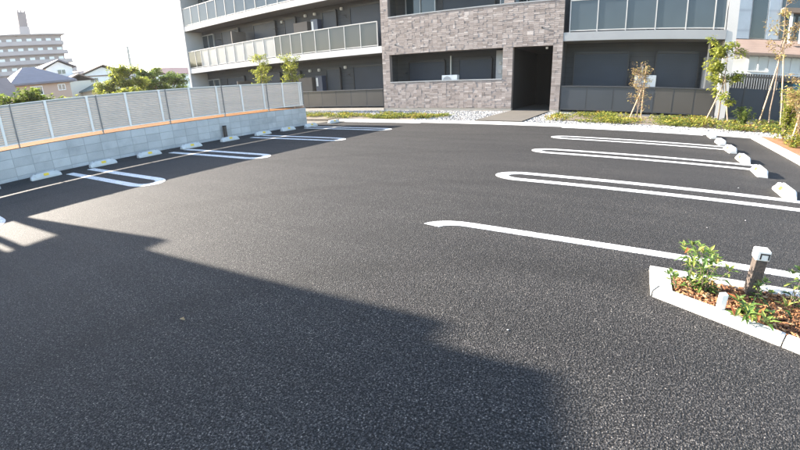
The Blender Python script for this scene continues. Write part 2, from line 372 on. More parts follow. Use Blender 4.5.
for yc, x_end, lab in ((0.86, -10.45, 'white bay marking cut off by the left edge of the picture'), (3.38, -10.45, 'white U-shaped bay marking in fence shade nearest the camera'),
                (5.90, -10.45, 'white U-shaped bay marking in fence shade, second along the wall'), (8.65, -10.45, 'white U-shaped bay marking in fence shade, third along the wall'),
                (11.12, -10.45, 'white U-shaped bay marking in fence shade, fourth along the wall')):
    marking(*stadium(-6.88, x_end, yc, 0.31, 0.160, -1), lab)
# half U whose second arm is cut off by the planter
o_, i_ = [], []
n = 10
for i in range(n + 1):
    a = R(12) + (math.pi / 2 - R(12)) * i / n
    o_.append((-1.36 - math.cos(a) * 0.45, 3.43 + math.sin(a) * 0.29)); i_.append((-1.36 - math.cos(a) * 0.26, 3.43 + math.sin(a) * 0.165))
o_.append((2.2, 3.72)); i_.append((2.2, 3.595))
marking(o_, i_, 'long white bay line with a hooked end running behind the planter')
for x0, x1, y, lab in ((-1.9, 2.0, 13.22, 'white end line of the right bays along the kerb'), (-10.4, -6.9, 13.22, 'white end line of the left bays along the far kerb')):
    bb = MB(); bb.box(x0, x1, y - 0.06, y + 0.06, 0.0005, 0.004); o = bb.build('parking_line', 'road_paint'); struct(o, lab, 'bay marking'); o['group'] = 'painted bay markings'

# ------------------------------------------------------------------ kerbs and beds
def kerb_run(name, x0, y0, x1, y1, label, w=0.13, z=0.12, L=0.6, gut=0.0, bevel=0.012):
    d = Vector((x1 - x0, y1 - y0, 0)); ln = d.length; a = math.atan2(d.y, d.x)
    root = empty(name, (x0, y0, 0), a); tag(root, label, 'kerb')
    k = max(1, round(ln / L)); L = ln / k
    bb = MB(); bb.box(0.003, L - 0.003, 0, w, -0.1, z); src = bb.build('kerb_stone', 'concrete_kerb', root, bevel=bevel)
    for i in range(1, k): linked(src, 'kerb_stone', root, (i * L, 0, rnd.uniform(-0.002, 0.002)))
    bb = MB(); bb.box(0, ln, 0.01, w - 0.01, -0.1, z - 0.012); bb.build('joint_mortar', 'mortar', root)
    if gut:
        bb = MB(); bb.box(0, ln, -gut, -0.002, -0.1, 0.006); bb.build('gutter', 'concrete_kerb', root)
    return root
kerb_run('kerb', -11.0, 13.56, 5.0, 13.56, 'white concrete kerb with gutter between car park and apartment building', gut=0.20, z=0.075)
kr = kerb_run('kerb', 3.36, 2.0, 3.36, 13.3, 'white concrete kerb along the right side of the car park', w=0.12)
b = MB(); b.box(-30, 9, 13.69, 26, -0.1, 0.055); struct(b.build('planting_bed', 'pale_earth'), 'planted earth strip along the apartment building', 'bed')
b = MB(); b.box(3.36, 6.2, 1.0, 13.3, -0.1, 0.07); struct(b.build('planting_bed', 'red_soil'), 'orange-brown earth bed right of the car park', 'bed')
b = MB(); b.box(3.37, 6.5, 13.3, 13.55, -0.1, 0.05); struct(b.build('pavement', 'path_concrete'), 'pale concrete strip behind the right-hand bed', 'pavement')

# ------------------------------------------------------------------ block wall and louvre fence on the left
wall = tag(empty('block_wall', (XW, 0, 0)), 'low grey concrete block wall under the louvre fence', 'wall')
Y0W, Y1W = 0.7, 11.9
b = MB(); b.box(-0.053, 0.053, -0.196, 0.196, -0.0965, 0.0965); blk = b.build('block', 'block', wall, bevel=0.006)
ncol = int((Y1W - Y0W) / 0.4); first = True
for r in range(4):
    for c in range(ncol):
        loc = (-0.055 + rnd.uniform(-0.0015, 0.0015), Y1W - 0.2 - 0.4 * c, -0.02 + 0.2 * r)
        if first: blk.location = loc; first = False
        else: linked(blk, 'block', wall, loc)
one('mortar_core', 'mortar', (-0.104, -0.0062, -9, Y1W - 0.006, -0.2, 0.6765), wall)
for k in range(6): one('cap_board', 'timber_cap', (-0.108, -0.022, Y1W - 0.01 - 2.0 * (k + 1), Y1W - 0.014 - 2.0 * k, 0.6765, 0.690), wall)
one('wall_run', 'block', (-0.110, 0.0, -9, Y1W - 0.4 * ncol - 0.004, -0.2, 0.68), wall)

fence = tag(empty('louvre_fence', (XW - 0.058, 0, 0.68)), 'grey louvre fence of horizontal slats on top of the block wall', 'fence')
JO = [-7.15, -5.22, -3.28, -1.35, 0.58, 2.51, 4.42, 6.30, 8.19, 10.05, 11.84]
ZB, ZT = 0.12, 0.945
NS = 17; pitch = (ZT - ZB) / NS
slat_src = None
for j in range(len(JO) - 1):
    a, c = JO[j] + 0.0205, JO[j + 1] - 0.0045
    L = c - a
    if j >= 4:
        for s_ in range(NS):
            z = ZB + pitch * s_
            if slat_src is None:
                m_ = MB(); m_.add([(-0.034, 0, pitch * 1.45), (-0.034, 1, pitch * 1.45), (0.018, 1, 0.0), (0.018, 0, 0.0), (-0.042, 0, pitch * 1.45), (-0.042, 1, pitch * 1.45), (0.006, 1, -0.004), (0.006, 0, -0.004), (0.020, 0, 0.014), (0.020, 1, 0.014)],
                    [(0, 1, 9, 8), (8, 9, 2, 3), (4, 7, 6, 5), (0, 4, 5, 1), (3, 2, 6, 7), (0, 8, 3, 7, 4), (1, 5, 6, 2, 9)])
                sl = m_.build('slat', 'fence_slat', fence); slat_src = sl
            else: sl = linked(slat_src, 'slat', fence, (0, 0, 0))
            sl.location = (0.0, a, z); sl.scale = (1, L, 1)
    else:
        one('slat_panel', 'fence_slat', (-0.03, 0.018, a, c, ZB, ZT), fence)
    one('top_rail', 'fence_stile', (-0.036, 0.026, a, c, ZT + 0.001, ZT + 0.022), fence)
    one('bottom_rail', 'fence_stile', (-0.036, 0.026, a, c, ZB - 0.03, ZB - 0.004), fence)
    for yy, w in ((a + 0.715, 0.055), (a + 1.66, 0.055)):
        one('stile', 'fence_stile', (0.0245, 0.050, yy - w / 2, yy + w / 2, ZB - 0.034, ZT + 0.024), fence)
for yy in JO:
    one('post', 'fence_post', (-0.046, 0.030, yy - 0.004, yy + 0.020, -0.02, ZT + 0.022), fence, bevel=0.003)
one('stile', 'fence_stile', (0.0245, 0.05, 11.62, 11.665, ZB - 0.034, ZT + 0.024), fence)

# small dark post at the wall
p = tag(empty('marker_post', (-11.16, 7.98, 0)), 'short dark brown post standing against the block wall', 'post')
one('shaft', 'post_wood', (-0.045, 0.045, -0.045, 0.045, 0, 0.40), p, bevel=0.006)
one('cap', 'dark_frame', (-0.05, 0.05, -0.05, 0.05, 0.401, 0.425), p, bevel=0.006)

# ------------------------------------------------------------------ wheel stops
def wheel_stop(flip):
    root = empty('wheel_stop')
    m_ = MB()
    # low concrete bar, sloped towards the car, with tapered ends
    prof_mid = [(-0.085, 0.0), (-0.080, 0.045), (-0.035, 0.118), (0.050, 0.122), (0.075, 0.10), (0.085, 0.0)]
    prof_end = [(-0.075, 0.0), (-0.072, 0.030), (-0.030, 0.062), (0.045, 0.066), (0.062, 0.05), (0.075, 0.0)]
    secs = [(-0.31, prof_end), (-0.235, prof_mid), (0.235, prof_mid), (0.31, prof_end)]
    vs = [(x * flip, y, z) for y, pr in secs for x, z in pr]; k = 6; fs = []
    for s_ in range(3):
        for i in range(k): fs.append((s_ * k + i, s_ * k + (i + 1) % k, (s_ + 1) * k + (i + 1) % k, (s_ + 1) * k + i))
    fs += [tuple(range(k - 1, -1, -1)), tuple(range(3 * k, 4 * k))]
    if flip < 0: fs = [f[::-1] for f in fs]
    m_.add(vs, fs)
    me_o = m_.build('body', 'stop_concrete', root, bevel=0.0045)
    # reflector lying on the sloped face
    sl = Vector((0.045, 0, 0.073)).normalized(); nrm = Vector((-sl.z, 0, sl.x)); c0 = Vector((-0.058, 0, 0.081)) + nrm * 0.004
    M = Matrix(((sl.x * flip, 0, nrm.x * flip, c0.x * flip), (0, 1, 0, 0), (sl.z, 0, nrm.z, c0.z), (0, 0, 0, 1)))
    m_ = MB(); m_.obox(M, 0.058, 0.105, 0.007); m_.build('reflector', 'yellow_reflector', root, bevel=0.002)
    for yy in (-0.20, 0.20):
        m_ = MB(); m_.tube((0.008 * flip, yy, 0.110), (0.008 * flip, yy, 0.1235), 0.017, 0.017, 10); m_.build('bolt_hole', 'dark_hole', root)
    return root
ORD = ['nearest', 'second', 'third', 'fourth', 'fifth', 'sixth', 'seventh', 'eighth', 'ninth', 'tenth']
src = wheel_stop(1)
YR = [6.62, 8.0, 9.2, 10.42, 11.6, 12.85]
for i, y in enumerate(YR):
    o = src if i == 0 else copy_tree(src)
    o.location = (2.17, y, 0); o.rotation_euler = (0, 0, R(rnd.uniform(-1.5, 1.5)))
    lab = {0: 'sunlit white wheel stop on the right nearest the camera', 5: 'sunlit white wheel stop on the right nearest the far kerb'}.get(i, 'sunlit white wheel stop on the right, %s from the camera' % ORD[i])
    tag(o, lab, 'wheel stop', 'wheel stops of the right bays')
src = wheel_stop(-1)
YL = [1.48, 2.71, 3.98, 5.16, 6.4, 7.72, 9.05, 10.2, 11.4, 12.75]
for i, y in enumerate(YL):
    o = src if i == 0 else copy_tree(src)
    o.location = (-10.62, y, 0); o.rotation_euler = (0, 0, R(rnd.uniform(-1.5, 1.5)))
    lab = {0: 'shaded wheel stop cut off by the left edge of the picture', 9: 'wheel stop beyond the wall end, nearest the building'}.get(i, 'shaded wheel stop by the block wall, %s from the left edge of the picture' % ORD[i])
    tag(o, lab, 'wheel stop', 'wheel stops of the left bays')

# ------------------------------------------------------------------ apartment building
YF, YB = 18.54, 19.90
apt = tag(empty('apartment_building', (0, YF, 0)), 'three-storey apartment building with tan tile centre and grey balconies', 'building')
D = YB - YF      # balcony depth; local y = 0 is the front
XL, XBL, XBR, XR = -29.15, -11.83, -2.86, 3.10
one('main_body', 'siding', (XL + 0.02, -5.2, D + 0.10, D + 4.4, 0, 9.6), apt)
one('main_body', 'siding', (-3.05, XR + 0.30, D + 0.10, D + 4.4, 0, 9.6), apt)
one('main_body', 'siding', (-5.2, -3.05, D + 0.10, D + 4.4, 2.86, 9.6), apt)
def back_wall(x0, x1, holes=()): pass
one('end_wall', 'slab_paint', (XL - 0.22, XL, -0.02, D + 4.5, 0, 9.65), apt)
one('end_wall', 'slab_paint', (XR, XR + 0.36, 0.02, D + 0.098, 0, 9.65), apt)
one('roof_slab', 'slab_paint', (XL - 0.3, XR + 0.45, -0.25, D + 4.7, 9.66, 9.95), apt)
one('plinth', 'plinth', (XL, XBL - 0.02, -0.05, 0.22, 0, 0.20), apt)
one('plinth', 'plinth', (XBL, -4.985, 0.02, 0.26, 0, 0.20), apt)
one('plinth', 'plinth', (-3.25, XBR, 0.02, 0.26, 0, 0.20), apt)
one('plinth', 'mortar', (XBR + 0.02, XR, 0.05, 0.22, 0, 0.10), apt)
# floor slabs
for z in (3.01, 6.05, 9.05):
    one('balcony_slab', 'slab_paint', (XL, XBL - 0.01, 0, D, z, z + 0.34), apt)
    one('balcony_slab', 'slab_grey', (XBR + 0.01, XR - 0.002, 0, D, z, z + 0.34), apt)  # same paint as the left slabs; the weaker light is put into this darker grey
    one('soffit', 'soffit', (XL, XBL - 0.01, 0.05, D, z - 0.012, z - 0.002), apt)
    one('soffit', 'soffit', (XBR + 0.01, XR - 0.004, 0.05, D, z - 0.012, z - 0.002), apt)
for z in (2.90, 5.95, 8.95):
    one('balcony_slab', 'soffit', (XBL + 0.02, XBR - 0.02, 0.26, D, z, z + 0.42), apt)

# tiled centre: every tile has its own depth
def tiles(name, x0, x1, z0, z1, y=0.0, thick=0.24, axis='x', label=None):
    """tile-clad wall piece: core plus staggered tiles"""
    m_ = MB(); th, tw = 0.086, 0.455
    m_.box(x0 + 0.002, x1 - 0.002, y + 0.006, y + thick, z0 + 0.001, z1 - 0.001, 0.05)
    c = 0; x = x0
    while x < x1 - 0.02:
        xe = min(x1, x + tw); z = z0 - (0.05 if c % 2 else 0.0); c += 1
        if x1 - xe < 0.12: xe = x1
        bright = rnd.uniform(-0.03, 0.03)
        while z < z1 - 0.01:
            za, zb = max(z0, z), min(z1, z + th * (2 if rnd.random() < 0.08 else 1)); z = zb if zb > z0 else z + th
            if zb - za < 0.012: continue
            cuts = [x]
            while xe - cuts[-1] > 0.31: cuts.append(cuts[-1] + rnd.uniform(0.13, 0.26))
            if xe - cuts[-1] < 0.07 and len(cuts) > 1: cuts.pop()
            cuts.append(xe)
            for ca, cb in zip(cuts, cuts[1:]):
                d_ = rnd.uniform(0.003, 0.014); t_ = min(1, max(0, rnd.betavariate(2.2, 2.4) + bright))
                m_.box(ca + 0.0015, cb - 0.0015, y - d_, y + 0.0062, za + 0.004, zb - 0.004, t_)
        x = xe
    o = m_.build(name, 'brick_tile', apt); o['kind'] = 'stuff'
    return o
ZT1, ZP1, ZP2, ZT2, ZT3 = 1.47, 2.86, 4.65, 5.95, 7.70
tiles('tile_column', XBL, -11.39, 0.20, 9.65)
tiles('tile_column', -5.43, -4.98, 0.20, ZP1)
tiles('tile_column', -3.25, XBR, 0.20, 9.65)
tiles('tile_wall', -11.39, -5.43, 0.20, ZT1)
tiles('tile_wall', -11.39, -3.25, ZP1, ZP2)
tiles('tile_wall', -11.39, -3.25, ZT2, ZT3)
tiles('tile_column', -5.43, -4.98, ZP2 + 0.06, ZT2)
for x0, x1, z in ((-11.385, -5.435, ZT1), (-11.385, -3.255, ZP2)):
    one('parapet_cap', 'slab_grey', (x0, x1, -0.03, 0.27, z, z + 0.05), apt, bevel=0.006)
for x, z in ((-11.0, 3.33), (-3.75, 3.6)):
    m_ = MB(); m_.tube((x, -0.05, z), (x, 0.02, z), 0.035, 0.035, 10); m_.build('drain_spout', 'dark_hole', apt)
for x0, x1 in ((XBL + 0.01, XBL + 0.13), (XBR - 0.13, XBR - 0.01)):
    one('return_wall', 'siding', (x0, x1, 0.245, D, 0, 9.6), apt)
# entrance passage
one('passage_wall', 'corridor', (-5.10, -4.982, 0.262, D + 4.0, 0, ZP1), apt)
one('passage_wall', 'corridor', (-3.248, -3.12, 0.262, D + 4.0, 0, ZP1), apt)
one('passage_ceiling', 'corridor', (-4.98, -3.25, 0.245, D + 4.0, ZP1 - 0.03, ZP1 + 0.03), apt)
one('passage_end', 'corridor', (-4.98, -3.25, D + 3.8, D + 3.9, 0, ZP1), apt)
one('passage_floor', 'path_concrete', (-4.98, -3.25, 0.0, D + 3.8, 0.0, 0.115), apt)
one('passage_lamp', 'vent_white', (-3.62, -3.52, 0.30, 0.36, ZP1 - 0.12, ZP1 - 0.031), apt, bevel=0.01)

def shutter(x0, x1, z0, z1, mat='shutter', label=None):
    o = one('window_shutter', mat, (x0, x1, D - 0.035, D + 0.099, z0, z1), apt)
    if label: o['label'] = label
    f = MB(); w = 0.05
    f.box(x0 - w, x0 - 0.001, D - 0.07, D + 0.099, z0 - 0.0, z1 + w); f.box(x1 + 0.001, x1 + w, D - 0.07, D + 0.099, z0 - 0.0, z1 + w)
    f.box(x0, x1, D - 0.075, D + 0.098, z1 + 0.001, z1 + w + 0.05); f.box(x0, x1, D - 0.06, D + 0.098, z0 - 0.04, z0 - 0.001)
    f.build('frame', 'dark_frame', o)
    return o
def glazed(x0, x1, z0, z1, n=2):
    o = empty('sliding_window'); o.parent = apt
    w = (x1 - x0) / n
    for i in range(n):
        one('pane', 'window_glass', (x0 + i * w + 0.025, x0 + (i + 1) * w - 0.025, D + 0.02 + 0.03 * (i % 2), D + 0.10, z0, z1), o)
    f = MB()
    for i in range(n + 1): f.box(x0 + i * w - 0.024, x0 + i * w + 0.024, D - 0.02, D + 0.099, z0, z1)
    f.box(x0 - 0.024, x1 + 0.024, D - 0.03, D + 0.098, z1 + 0.001, z1 + 0.06); f.box(x0 - 0.024, x1 + 0.024, D - 0.03, D + 0.098, z0 - 0.05, z0 - 0.001)
    f.build('frame', 'light_frame', o); return o
def vent(x, z):
    m_ = MB(); m_.obox(Matrix.Translation((x, D + 0.03, z)), 0.17, 0.15, 0.17); v_ = m_.build('vent_hood', 'vent_white', apt, bevel=0.03)
def heater(x0, x1, z0, z1):
    o = one('water_heater', 'heater_blue', (x0, x1, D - 0.32, D + 0.09, z0, z1), apt, bevel=0.012)
    one('label_plate', 'label_white', (x0 + 0.05, x0 + 0.20, D - 0.326, D - 0.321, z1 - 0.62, z1 - 0.12), o)
    m_ = MB(); m_.tube(((x0 + x1) / 2, D - 0.1, z0), ((x0 + x1) / 2, D - 0.1, z0 - 1.2), 0.03, 0.03, 8); m_.build('pipe', 'dark_frame', o)
def partition(x, z0, z1, y0=0.10):
    one('partition_board', 'partition_brown', (x - 0.03, x + 0.03, y0, D - 0.07, z0, z1), apt)
def arm(x, z):
    m_ = MB(); m_.tube((x, D + 0.08, z), (x + 0.12, D - 0.45, z - 0.10), 0.016, 0.016, 6); m_.tube((x, D + 0.08, z - 0.16), (x + 0.06, D - 0.2, z - 0.06), 0.012, 0.012, 6)
    m_.build('laundry_pole_arm', 'dark_frame', apt)
# left wing, floors 2 and 3 (and the same plan below)
for fl in (0, 1, 2):
    z = 3.04 * fl + (0.12 if fl == 0 else 0.36)
    top = z + 2.32
    shutter(-14.70, -12.30, z + 0.05, top, label=None); arm(-15.05, z + 2.0)
    vent(-15.38, top + 0.05)
    shutter(-16.78, -15.78, z + 0.35, top - 0.02)
    heater(-17.50, -16.98, z + 0.75, z + 1.98)
    vent(-17.45, z + 2.33); vent(-18.22, z + 2.33)
    one('meter_cabinet', 'partition_brown', (-18.85, -17.72, D - 0.42, D - 0.01, z + 0.02, z + 1.92), apt, bevel=0.01)
    shutter(-19.95, -19.05, z + 0.35, top - 0.02)
    vent(-20.28, top - 0.1)
    shutter(-22.95, -20.90, z + 0.05, top); arm(-20.75, z + 1.9)
    partition(-23.85, z, z + 2.0)
    shutter(-26.50, -24.60, z + 0.05, top); arm(-26.7, z + 1.9)
    glazed(-29.0, -27.6, z + 0.9, top)
# centre
for fl in (0, 1):
    z = 3.04 * fl + (0.12 if fl == 0 else 0.36)
    top = z + 2.35
    if fl == 0:
        shutter(-10.95, -8.90, z + 0.05, top); shutter(-8.05, -6.40, z + 0.05, top)
        arm(-11.2, z + 1.9)
    else:
        glazed(-11.1, -9.4, z + 0.05, top, 2); shutter(-8.95, -6.3, z + 0.05, top); glazed(-6.0, -3.5, z + 0.05, top, 2)
    m_ = MB(); m_.tube((-8.55, D + 0.02, z), (-8.55, D + 0.02, z + 2.6), 0.05, 0.05, 8); m_.build('drain_pipe', 'light_frame', apt)
one('switch_box', 'vent_white', (-6.03, -5.85, D - 0.05, D + 0.09, 1.75, 1.95), apt, bevel=0.01)
vent(-5.92, 2.25)
one('side_panel', 'light_frame', (-6.15, -5.62, D - 0.025, D + 0.097, 0.2, 2.85), apt)
# right wing
for fl in (0, 1, 2):
    z = 3.04 * fl + (0.12 if fl == 0 else 0.36)
    top = z + 2.42
    shutter(-2.50, -0.30, z + 0.05, top); shutter(0.85, 2.42, z + 0.05, top)
    m_ = MB(); m_.tube((0.32, D - 0.02, z), (0.32, D - 0.02, z + 1.9), 0.045, 0.045, 8); m_.build('drain_pipe', 'light_frame', apt)
    arm(-0.1, z + 1.75)
one('side_panel', 'slab_grey', (2.62, 3.09, D - 0.30, D + 0.097, 0.2, 2.42), apt)
one('switch_box', 'vent_white', (2.72, 2.90, D - 0.36, D - 0.301, 1.70, 1.86), apt, bevel=0.01)
vent_o = MB(); vent_o.obox(Matrix.Translation((2.78, D - 0.36, 2.2)), 0.17, 0.12, 0.17); vent_o.build('vent_hood', 'vent_white', apt, bevel=0.03)
m_ = MB(); m_.tube((2.70, D - 0.5, 0.2), (2.70, D - 0.5, 3.0), 0.04, 0.04, 8); m_.build('drain_pipe', 'rail_metal', apt)

# railings: handrail, posts, panels
def railing(xs, z0, z1, mats, y=0.05, label=None, postmat='rail_metal', base=0.03):
    root = empty('railing'); root.parent = apt
    if label: root['label'] = label
    one('handrail', postmat, (xs[0] - 0.02, xs[-1] + 0.02, y - 0.035, y + 0.035, z1 - 0.05, z1), root, bevel=0.008)
    one('bottom_rail', postmat, (xs[0], xs[-1], y - 0.02, y + 0.02, z0 + base, z0 + base + 0.04), root)
    for i, x in enumerate(xs):
        one('post', postmat, (x - 0.02, x + 0.02, y - (0.004 if postmat == 'fence_rail' else 0.028), y + 0.022, z0 - 0.02, z1 - 0.051), root)
    for i in range(len(xs) - 1):
        mt = mats(0.5 * (xs[i] + xs[i + 1])) if callable(mats) else mats
        one('panel', mt, (xs[i] + 0.025, xs[i + 1] - 0.025, y - 0.006, y + 0.006, z0 + base + 0.042, z1 - 0.052), root)
    return root
xs2 = [-29.1, -28.2, -27.5, -26.65] + [-26.65 + 6.95 * i / 7 for i in range(1, 8)] + [-19.17, -18.32, -17.45, -16.38, -15.32, -14.24, -13.17, -12.1]
railing(xs2, 3.36, 4.60, lambda x: 'rail_glare' if -27.6 < x < -19.75 else 'rail_panel', label='balcony railing with panels painted pale for sun glare at one end, brown at the other')
railing([-29.1 + 17.0 * i / 17 for i in range(18)], 6.40, 7.66, 'rail_blue')
railing([-2.62, -1.55, -0.47, 0.61, 1.69, 2.66, 3.05], 3.36, 4.62, 'rail_blue', label='balcony railing with blue-grey reflecting panels')
railing([-2.62, -1.55, -0.47, 0.61, 1.69, 2.66, 3.05], 6.40, 7.66, 'rail_blue')
railing([-29.1 + 17.2 * i / 16 for i in range(17)], 0.24, 1.20, 'fence_panel_warm', y=0.03, postmat='fence_rail', base=0.05)
railing([-2.80, -1.75, -0.70, 0.85, 1.55, 2.30, 3.05], 0.13, 1.20, lambda x: 'fence_panel' if x < 1.0 else 'fence_panel_warm', y=0.03, postmat='fence_rail', base=0.06)

# air conditioner units
def ac_unit(loc, label, w=0.82, h=0.56):
    root = tag(empty('air_conditioner_unit', loc), label, 'air conditioner', 'air conditioner units on the balconies')
    one('casing', 'ac_white', (-w / 2, w / 2, -0.15, 0.15, 0.06, 0.06 + h), root, bevel=0.015)
    m_ = MB(); m_.tube((-0.12, -0.151, 0.06 + h / 2), (-0.12, -0.165, 0.06 + h / 2), h * 0.40, h * 0.40, 20); g_ = m_.build('fan_grille', 'grille_grey', root)
    for k in range(5):
        m_ = MB(); m_.box(-0.12 - h * 0.36, -0.12 + h * 0.36, -0.172, -0.1655, 0.06 + h / 2 - 0.17 + 0.085 * k, 0.06 + h / 2 - 0.155 + 0.085 * k); m_.build('grille_bar', 'ac_white', root)
    for s_ in (-1, 1): one('foot', 'grille_grey', (s_ * w * 0.36 - 0.03, s_ * w * 0.36 + 0.03, -0.16, 0.16, 0, 0.06), root)
ac_unit((-8.20, YF + 0.52, 1.14), 'white air conditioner unit behind the tiled parapet of the centre')
ac_unit((0.45, YF + 0.62, 1.03), 'white air conditioner unit behind the dark fence on the right')
one('unit_shelf', 'slab_grey', (-8.7, -7.7, 0.30, 0.75, 1.06, 1.135), apt)
one('unit_shelf', 'slab_grey', (-0.05, 0.95, 0.42, 0.85, 0.95, 1.025), apt)

# path to the entrance
struct(one('entrance_path', 'path_concrete', (-4.95, -3.28, 13.70, YF - 0.004, 0.0, 0.11)), 'plain concrete path up to the dark entrance', 'path')

# ------------------------------------------------------------------ planter island in the foreground
planter = tag(empty('planter_kerb', (0, 0, 0)), 'white concrete kerb around the mulch planter in the foreground', 'kerb')
def kerb_piece(x0, y0, x1, y1, w=0.115, z=0.043):
    d = Vector((x1 - x0, y1 - y0, 0)); L = d.length
    m_ = MB(); m_.box(0.003, L - 0.003, 0, w, -0.08, z); o = m_.build('kerb_stone', 'concrete_kerb', planter, bevel=0.010, seg=2)
    o.location = (x0, y0, 0); o.rotation_euler = (0, 0, math.atan2(d.y, d.x)); return o
m_ = MB(); m_.prism([(0.312, 3.278), (0.312, 2.840), (0.3155, 2.8405), (0.364, 2.9445), (0.450, 2.904), (0.450, 3.278)], -0.08, 0.043); m_.build('kerb_stone', 'concrete_kerb', planter, bevel=0.008, seg=2)
fx, fy = Vector((0.905, -0.425, 0)).normalized().xy
P0 = Vector((0.318, 2.835))
for i in range(4):
    a = P0 + Vector((fx, fy)) * (0.0 if i == 0 else 0.80 + 0.6 * (i - 1)); c = P0 + Vector((fx, fy)) * (0.80 + 0.6 * i)
    kerb_piece(a.x, a.y, c.x, c.y)
for i in range(4):
    kerb_piece(0.453 + 0.6 * i, 3.165, 0.453 + 0.6 * (i + 1), 3.165)
b = MB(); b.prism([(0.40, 3.22), (0.40, 2.87), (2.6, 1.84), (2.8, 3.22)], -0.05, 0.018)
struct(b.build('planter_soil', 'mulch_bed'), 'dark earth under the bark mulch of the planter', 'soil')
b = MB()
for i in range(2600):
    x = 0.465 + (1.85 - 0.465) * rnd.random() ** 1.0; ylo = 2.945 - (x - 0.33) * 0.47; y = rnd.uniform(ylo, 3.165)
    if x > 0.45 and y < 2.0: continue
    M = Matrix.Translation((x, y, 0.021 + rnd.random() * 0.018)) @ Matrix.Rotation(rnd.uniform(0, 6.3), 4, 'Z') @ Matrix.Rotation(rnd.uniform(-0.5, 0.5), 4, 'X') @ Matrix.Rotation(rnd.uniform(-0.5, 0.5), 4, 'Y')
    b.obox(M, rnd.uniform(0.015, 0.055), rnd.uniform(0.006, 0.018), rnd.uniform(0.003, 0.008), rnd.random())
struct(b.build('bark_mulch', 'bark_chip'), 'reddish brown bark chips filling the planter', 'mulch', 'stuff')

pl = tag(empty('bollard_post', (0.975, 3.085, 0.03), R(4)), 'brown bollard with a square white cap standing in the planter', 'bollard')
one('shaft', 'post_wood', (-0.038, 0.038, -0.038, 0.038, 0, 0.272), pl, bevel=0.004)
cp_ = one('cap', 'cap_white', (-0.045, 0.045, -0.045, 0.045, 0.273, 0.345), pl, bevel=0.006)
b = MB(); b.box(-0.022, 0.040, -0.0475, -0.0452, 0.318, 0.328); b.box(-0.022, -0.012, -0.0475, -0.0452, 0.285, 0.3175); b.box(0.030, 0.040, -0.0475, -0.0452, 0.285, 0.3175)
b.build('slot', 'dark_frame', cp_)
b = MB(); b.box(-0.024, 0.024, -0.02, 0.02, 0, 0.125); mk = b.build('marker_stake', 'cap_white', bevel=0.006); mk.location = (0.735, 2.765, 0.03); mk.rotation_euler = (R(3), R(-4), R(20))
tag(mk, 'small plain white stake at the front edge of the planter', 'stake')

def shrub(loc, label, stems, h, spread, n_leaf, L, W, mat, name='shrub', lean=(0, 0), red=0.08, group=None, stemmat='bark', lowest=0.15):
    root = tag(empty(name, loc), label, 'shrub', group)
    st = MB(); lf = MB()
    for s_ in range(stems):
        a = rnd.uniform(0, 6.283); d = Vector((math.cos(a) * spread * rnd.uniform(0.2, 1) + lean[0], math.sin(a) * spread * rnd.uniform(0.2, 1) + lean[1], h * rnd.uniform(0.6, 1.0)))
        p0 = Vector((rnd.uniform(-0.02, 0.02), rnd.uniform(-0.02, 0.02), 0)); k = 6; prev = p0
        r0 = max(0.0025, h * 0.012)
        for q in range(1, k + 1):
            t = q / k; pt = p0 + Vector((d.x * t ** 1.4, d.y * t ** 1.4, d.z * t)) + rball() * h * 0.02
            st.tube(prev, pt, r0 * (1 - 0.7 * (t - 1 / k)), r0 * (1 - 0.7 * t), 5, caps=False); 
            if t > lowest:
                for w in range(max(1, int(n_leaf / stems / k))):
                    pp = prev.lerp(pt, rnd.random()); ang = rnd.uniform(0, 6.283)
                    dd = Vector((math.cos(ang), math.sin(ang), rnd.uniform(-0.15, 0.9)))
                    tint = min(1, rnd.betavariate(2, 2.4) + (0.35 if t > 0.85 and rnd.random() < red * 4 else 0))
                    lf.leaf(pp + dd * 0.01, dd, (0, 0, 1), L * rnd.uniform(0.6, 1.2), W * rnd.uniform(0.7, 1.2), tint, 0.2, rnd.uniform(0.05, 0.4))
            prev = pt
        # leaf rosette at the shoot tip
        for w in range(5):
            ang = w * 1.25 + rnd.random(); dd = Vector((math.cos(ang), math.sin(ang), rnd.uniform(0.3, 1.3)))
            lf.leaf(prev, dd, (0, 0, 1), L * rnd.uniform(0.6, 1.0), W * 0.9, min(1, rnd.uniform(0.45, 0.8) + (0.25 if rnd.random() < red * 3 else 0)), 0.25, 0.1)
    st.build('stem', stemmat, root); lf.build('foliage', mat, root, smooth=False)
    return root
shrub((0.66, 3.00, 0.015), 'leafy shrub with red-tipped shoots left of the bollard', 12, 0.36, 0.26, 165, 0.080, 0.027, 'leaf_shrub', lean=(-0.02, 0.0), red=0.03)
shrub((0.58, 3.03, 0.015), 'tall single leafy shoot at the left of the planter', 1, 0.40, 0.05, 44, 0.075, 0.028, 'leaf_shrub', lean=(-0.03, 0), name='shoot', red=0.03)
shrub((0.47, 2.98, 0.015), 'tiny green sprout at the short end of the planter kerb', 3, 0.12, 0.06, 8, 0.07, 0.024, 'leaf_shrub', name='sprout', lean=(-0.05, 0), red=0.01)
shrub((0.93, 2.80, 0.015), 'low spreading plant with long leaves in front of the bollard', 8, 0.09, 0.26, 44, 0.10, 0.030, 'leaf_shrub', name='spreading_plant', red=0.02)
shrub((1.00, 3.00, 0.015), 'small sprig growing at the foot of the bollard', 4, 0.14, 0.08, 24, 0.065, 0.022, 'leaf_shrub', name='sprig', red=0.02)
shrub((1.24, 3.02, 0.015), 'bushy shrub at the right edge of the picture in the planter', 6, 0.24, 0.15, 70, 0.078, 0.028, 'leaf_shrub', red=0.02)
shrub((1.33, 2.78, 0.015), 'low green shrub cut off by the right edge of the picture', 6, 0.16, 0.18, 50, 0.078, 0.028, 'leaf_shrub', red=0.02)

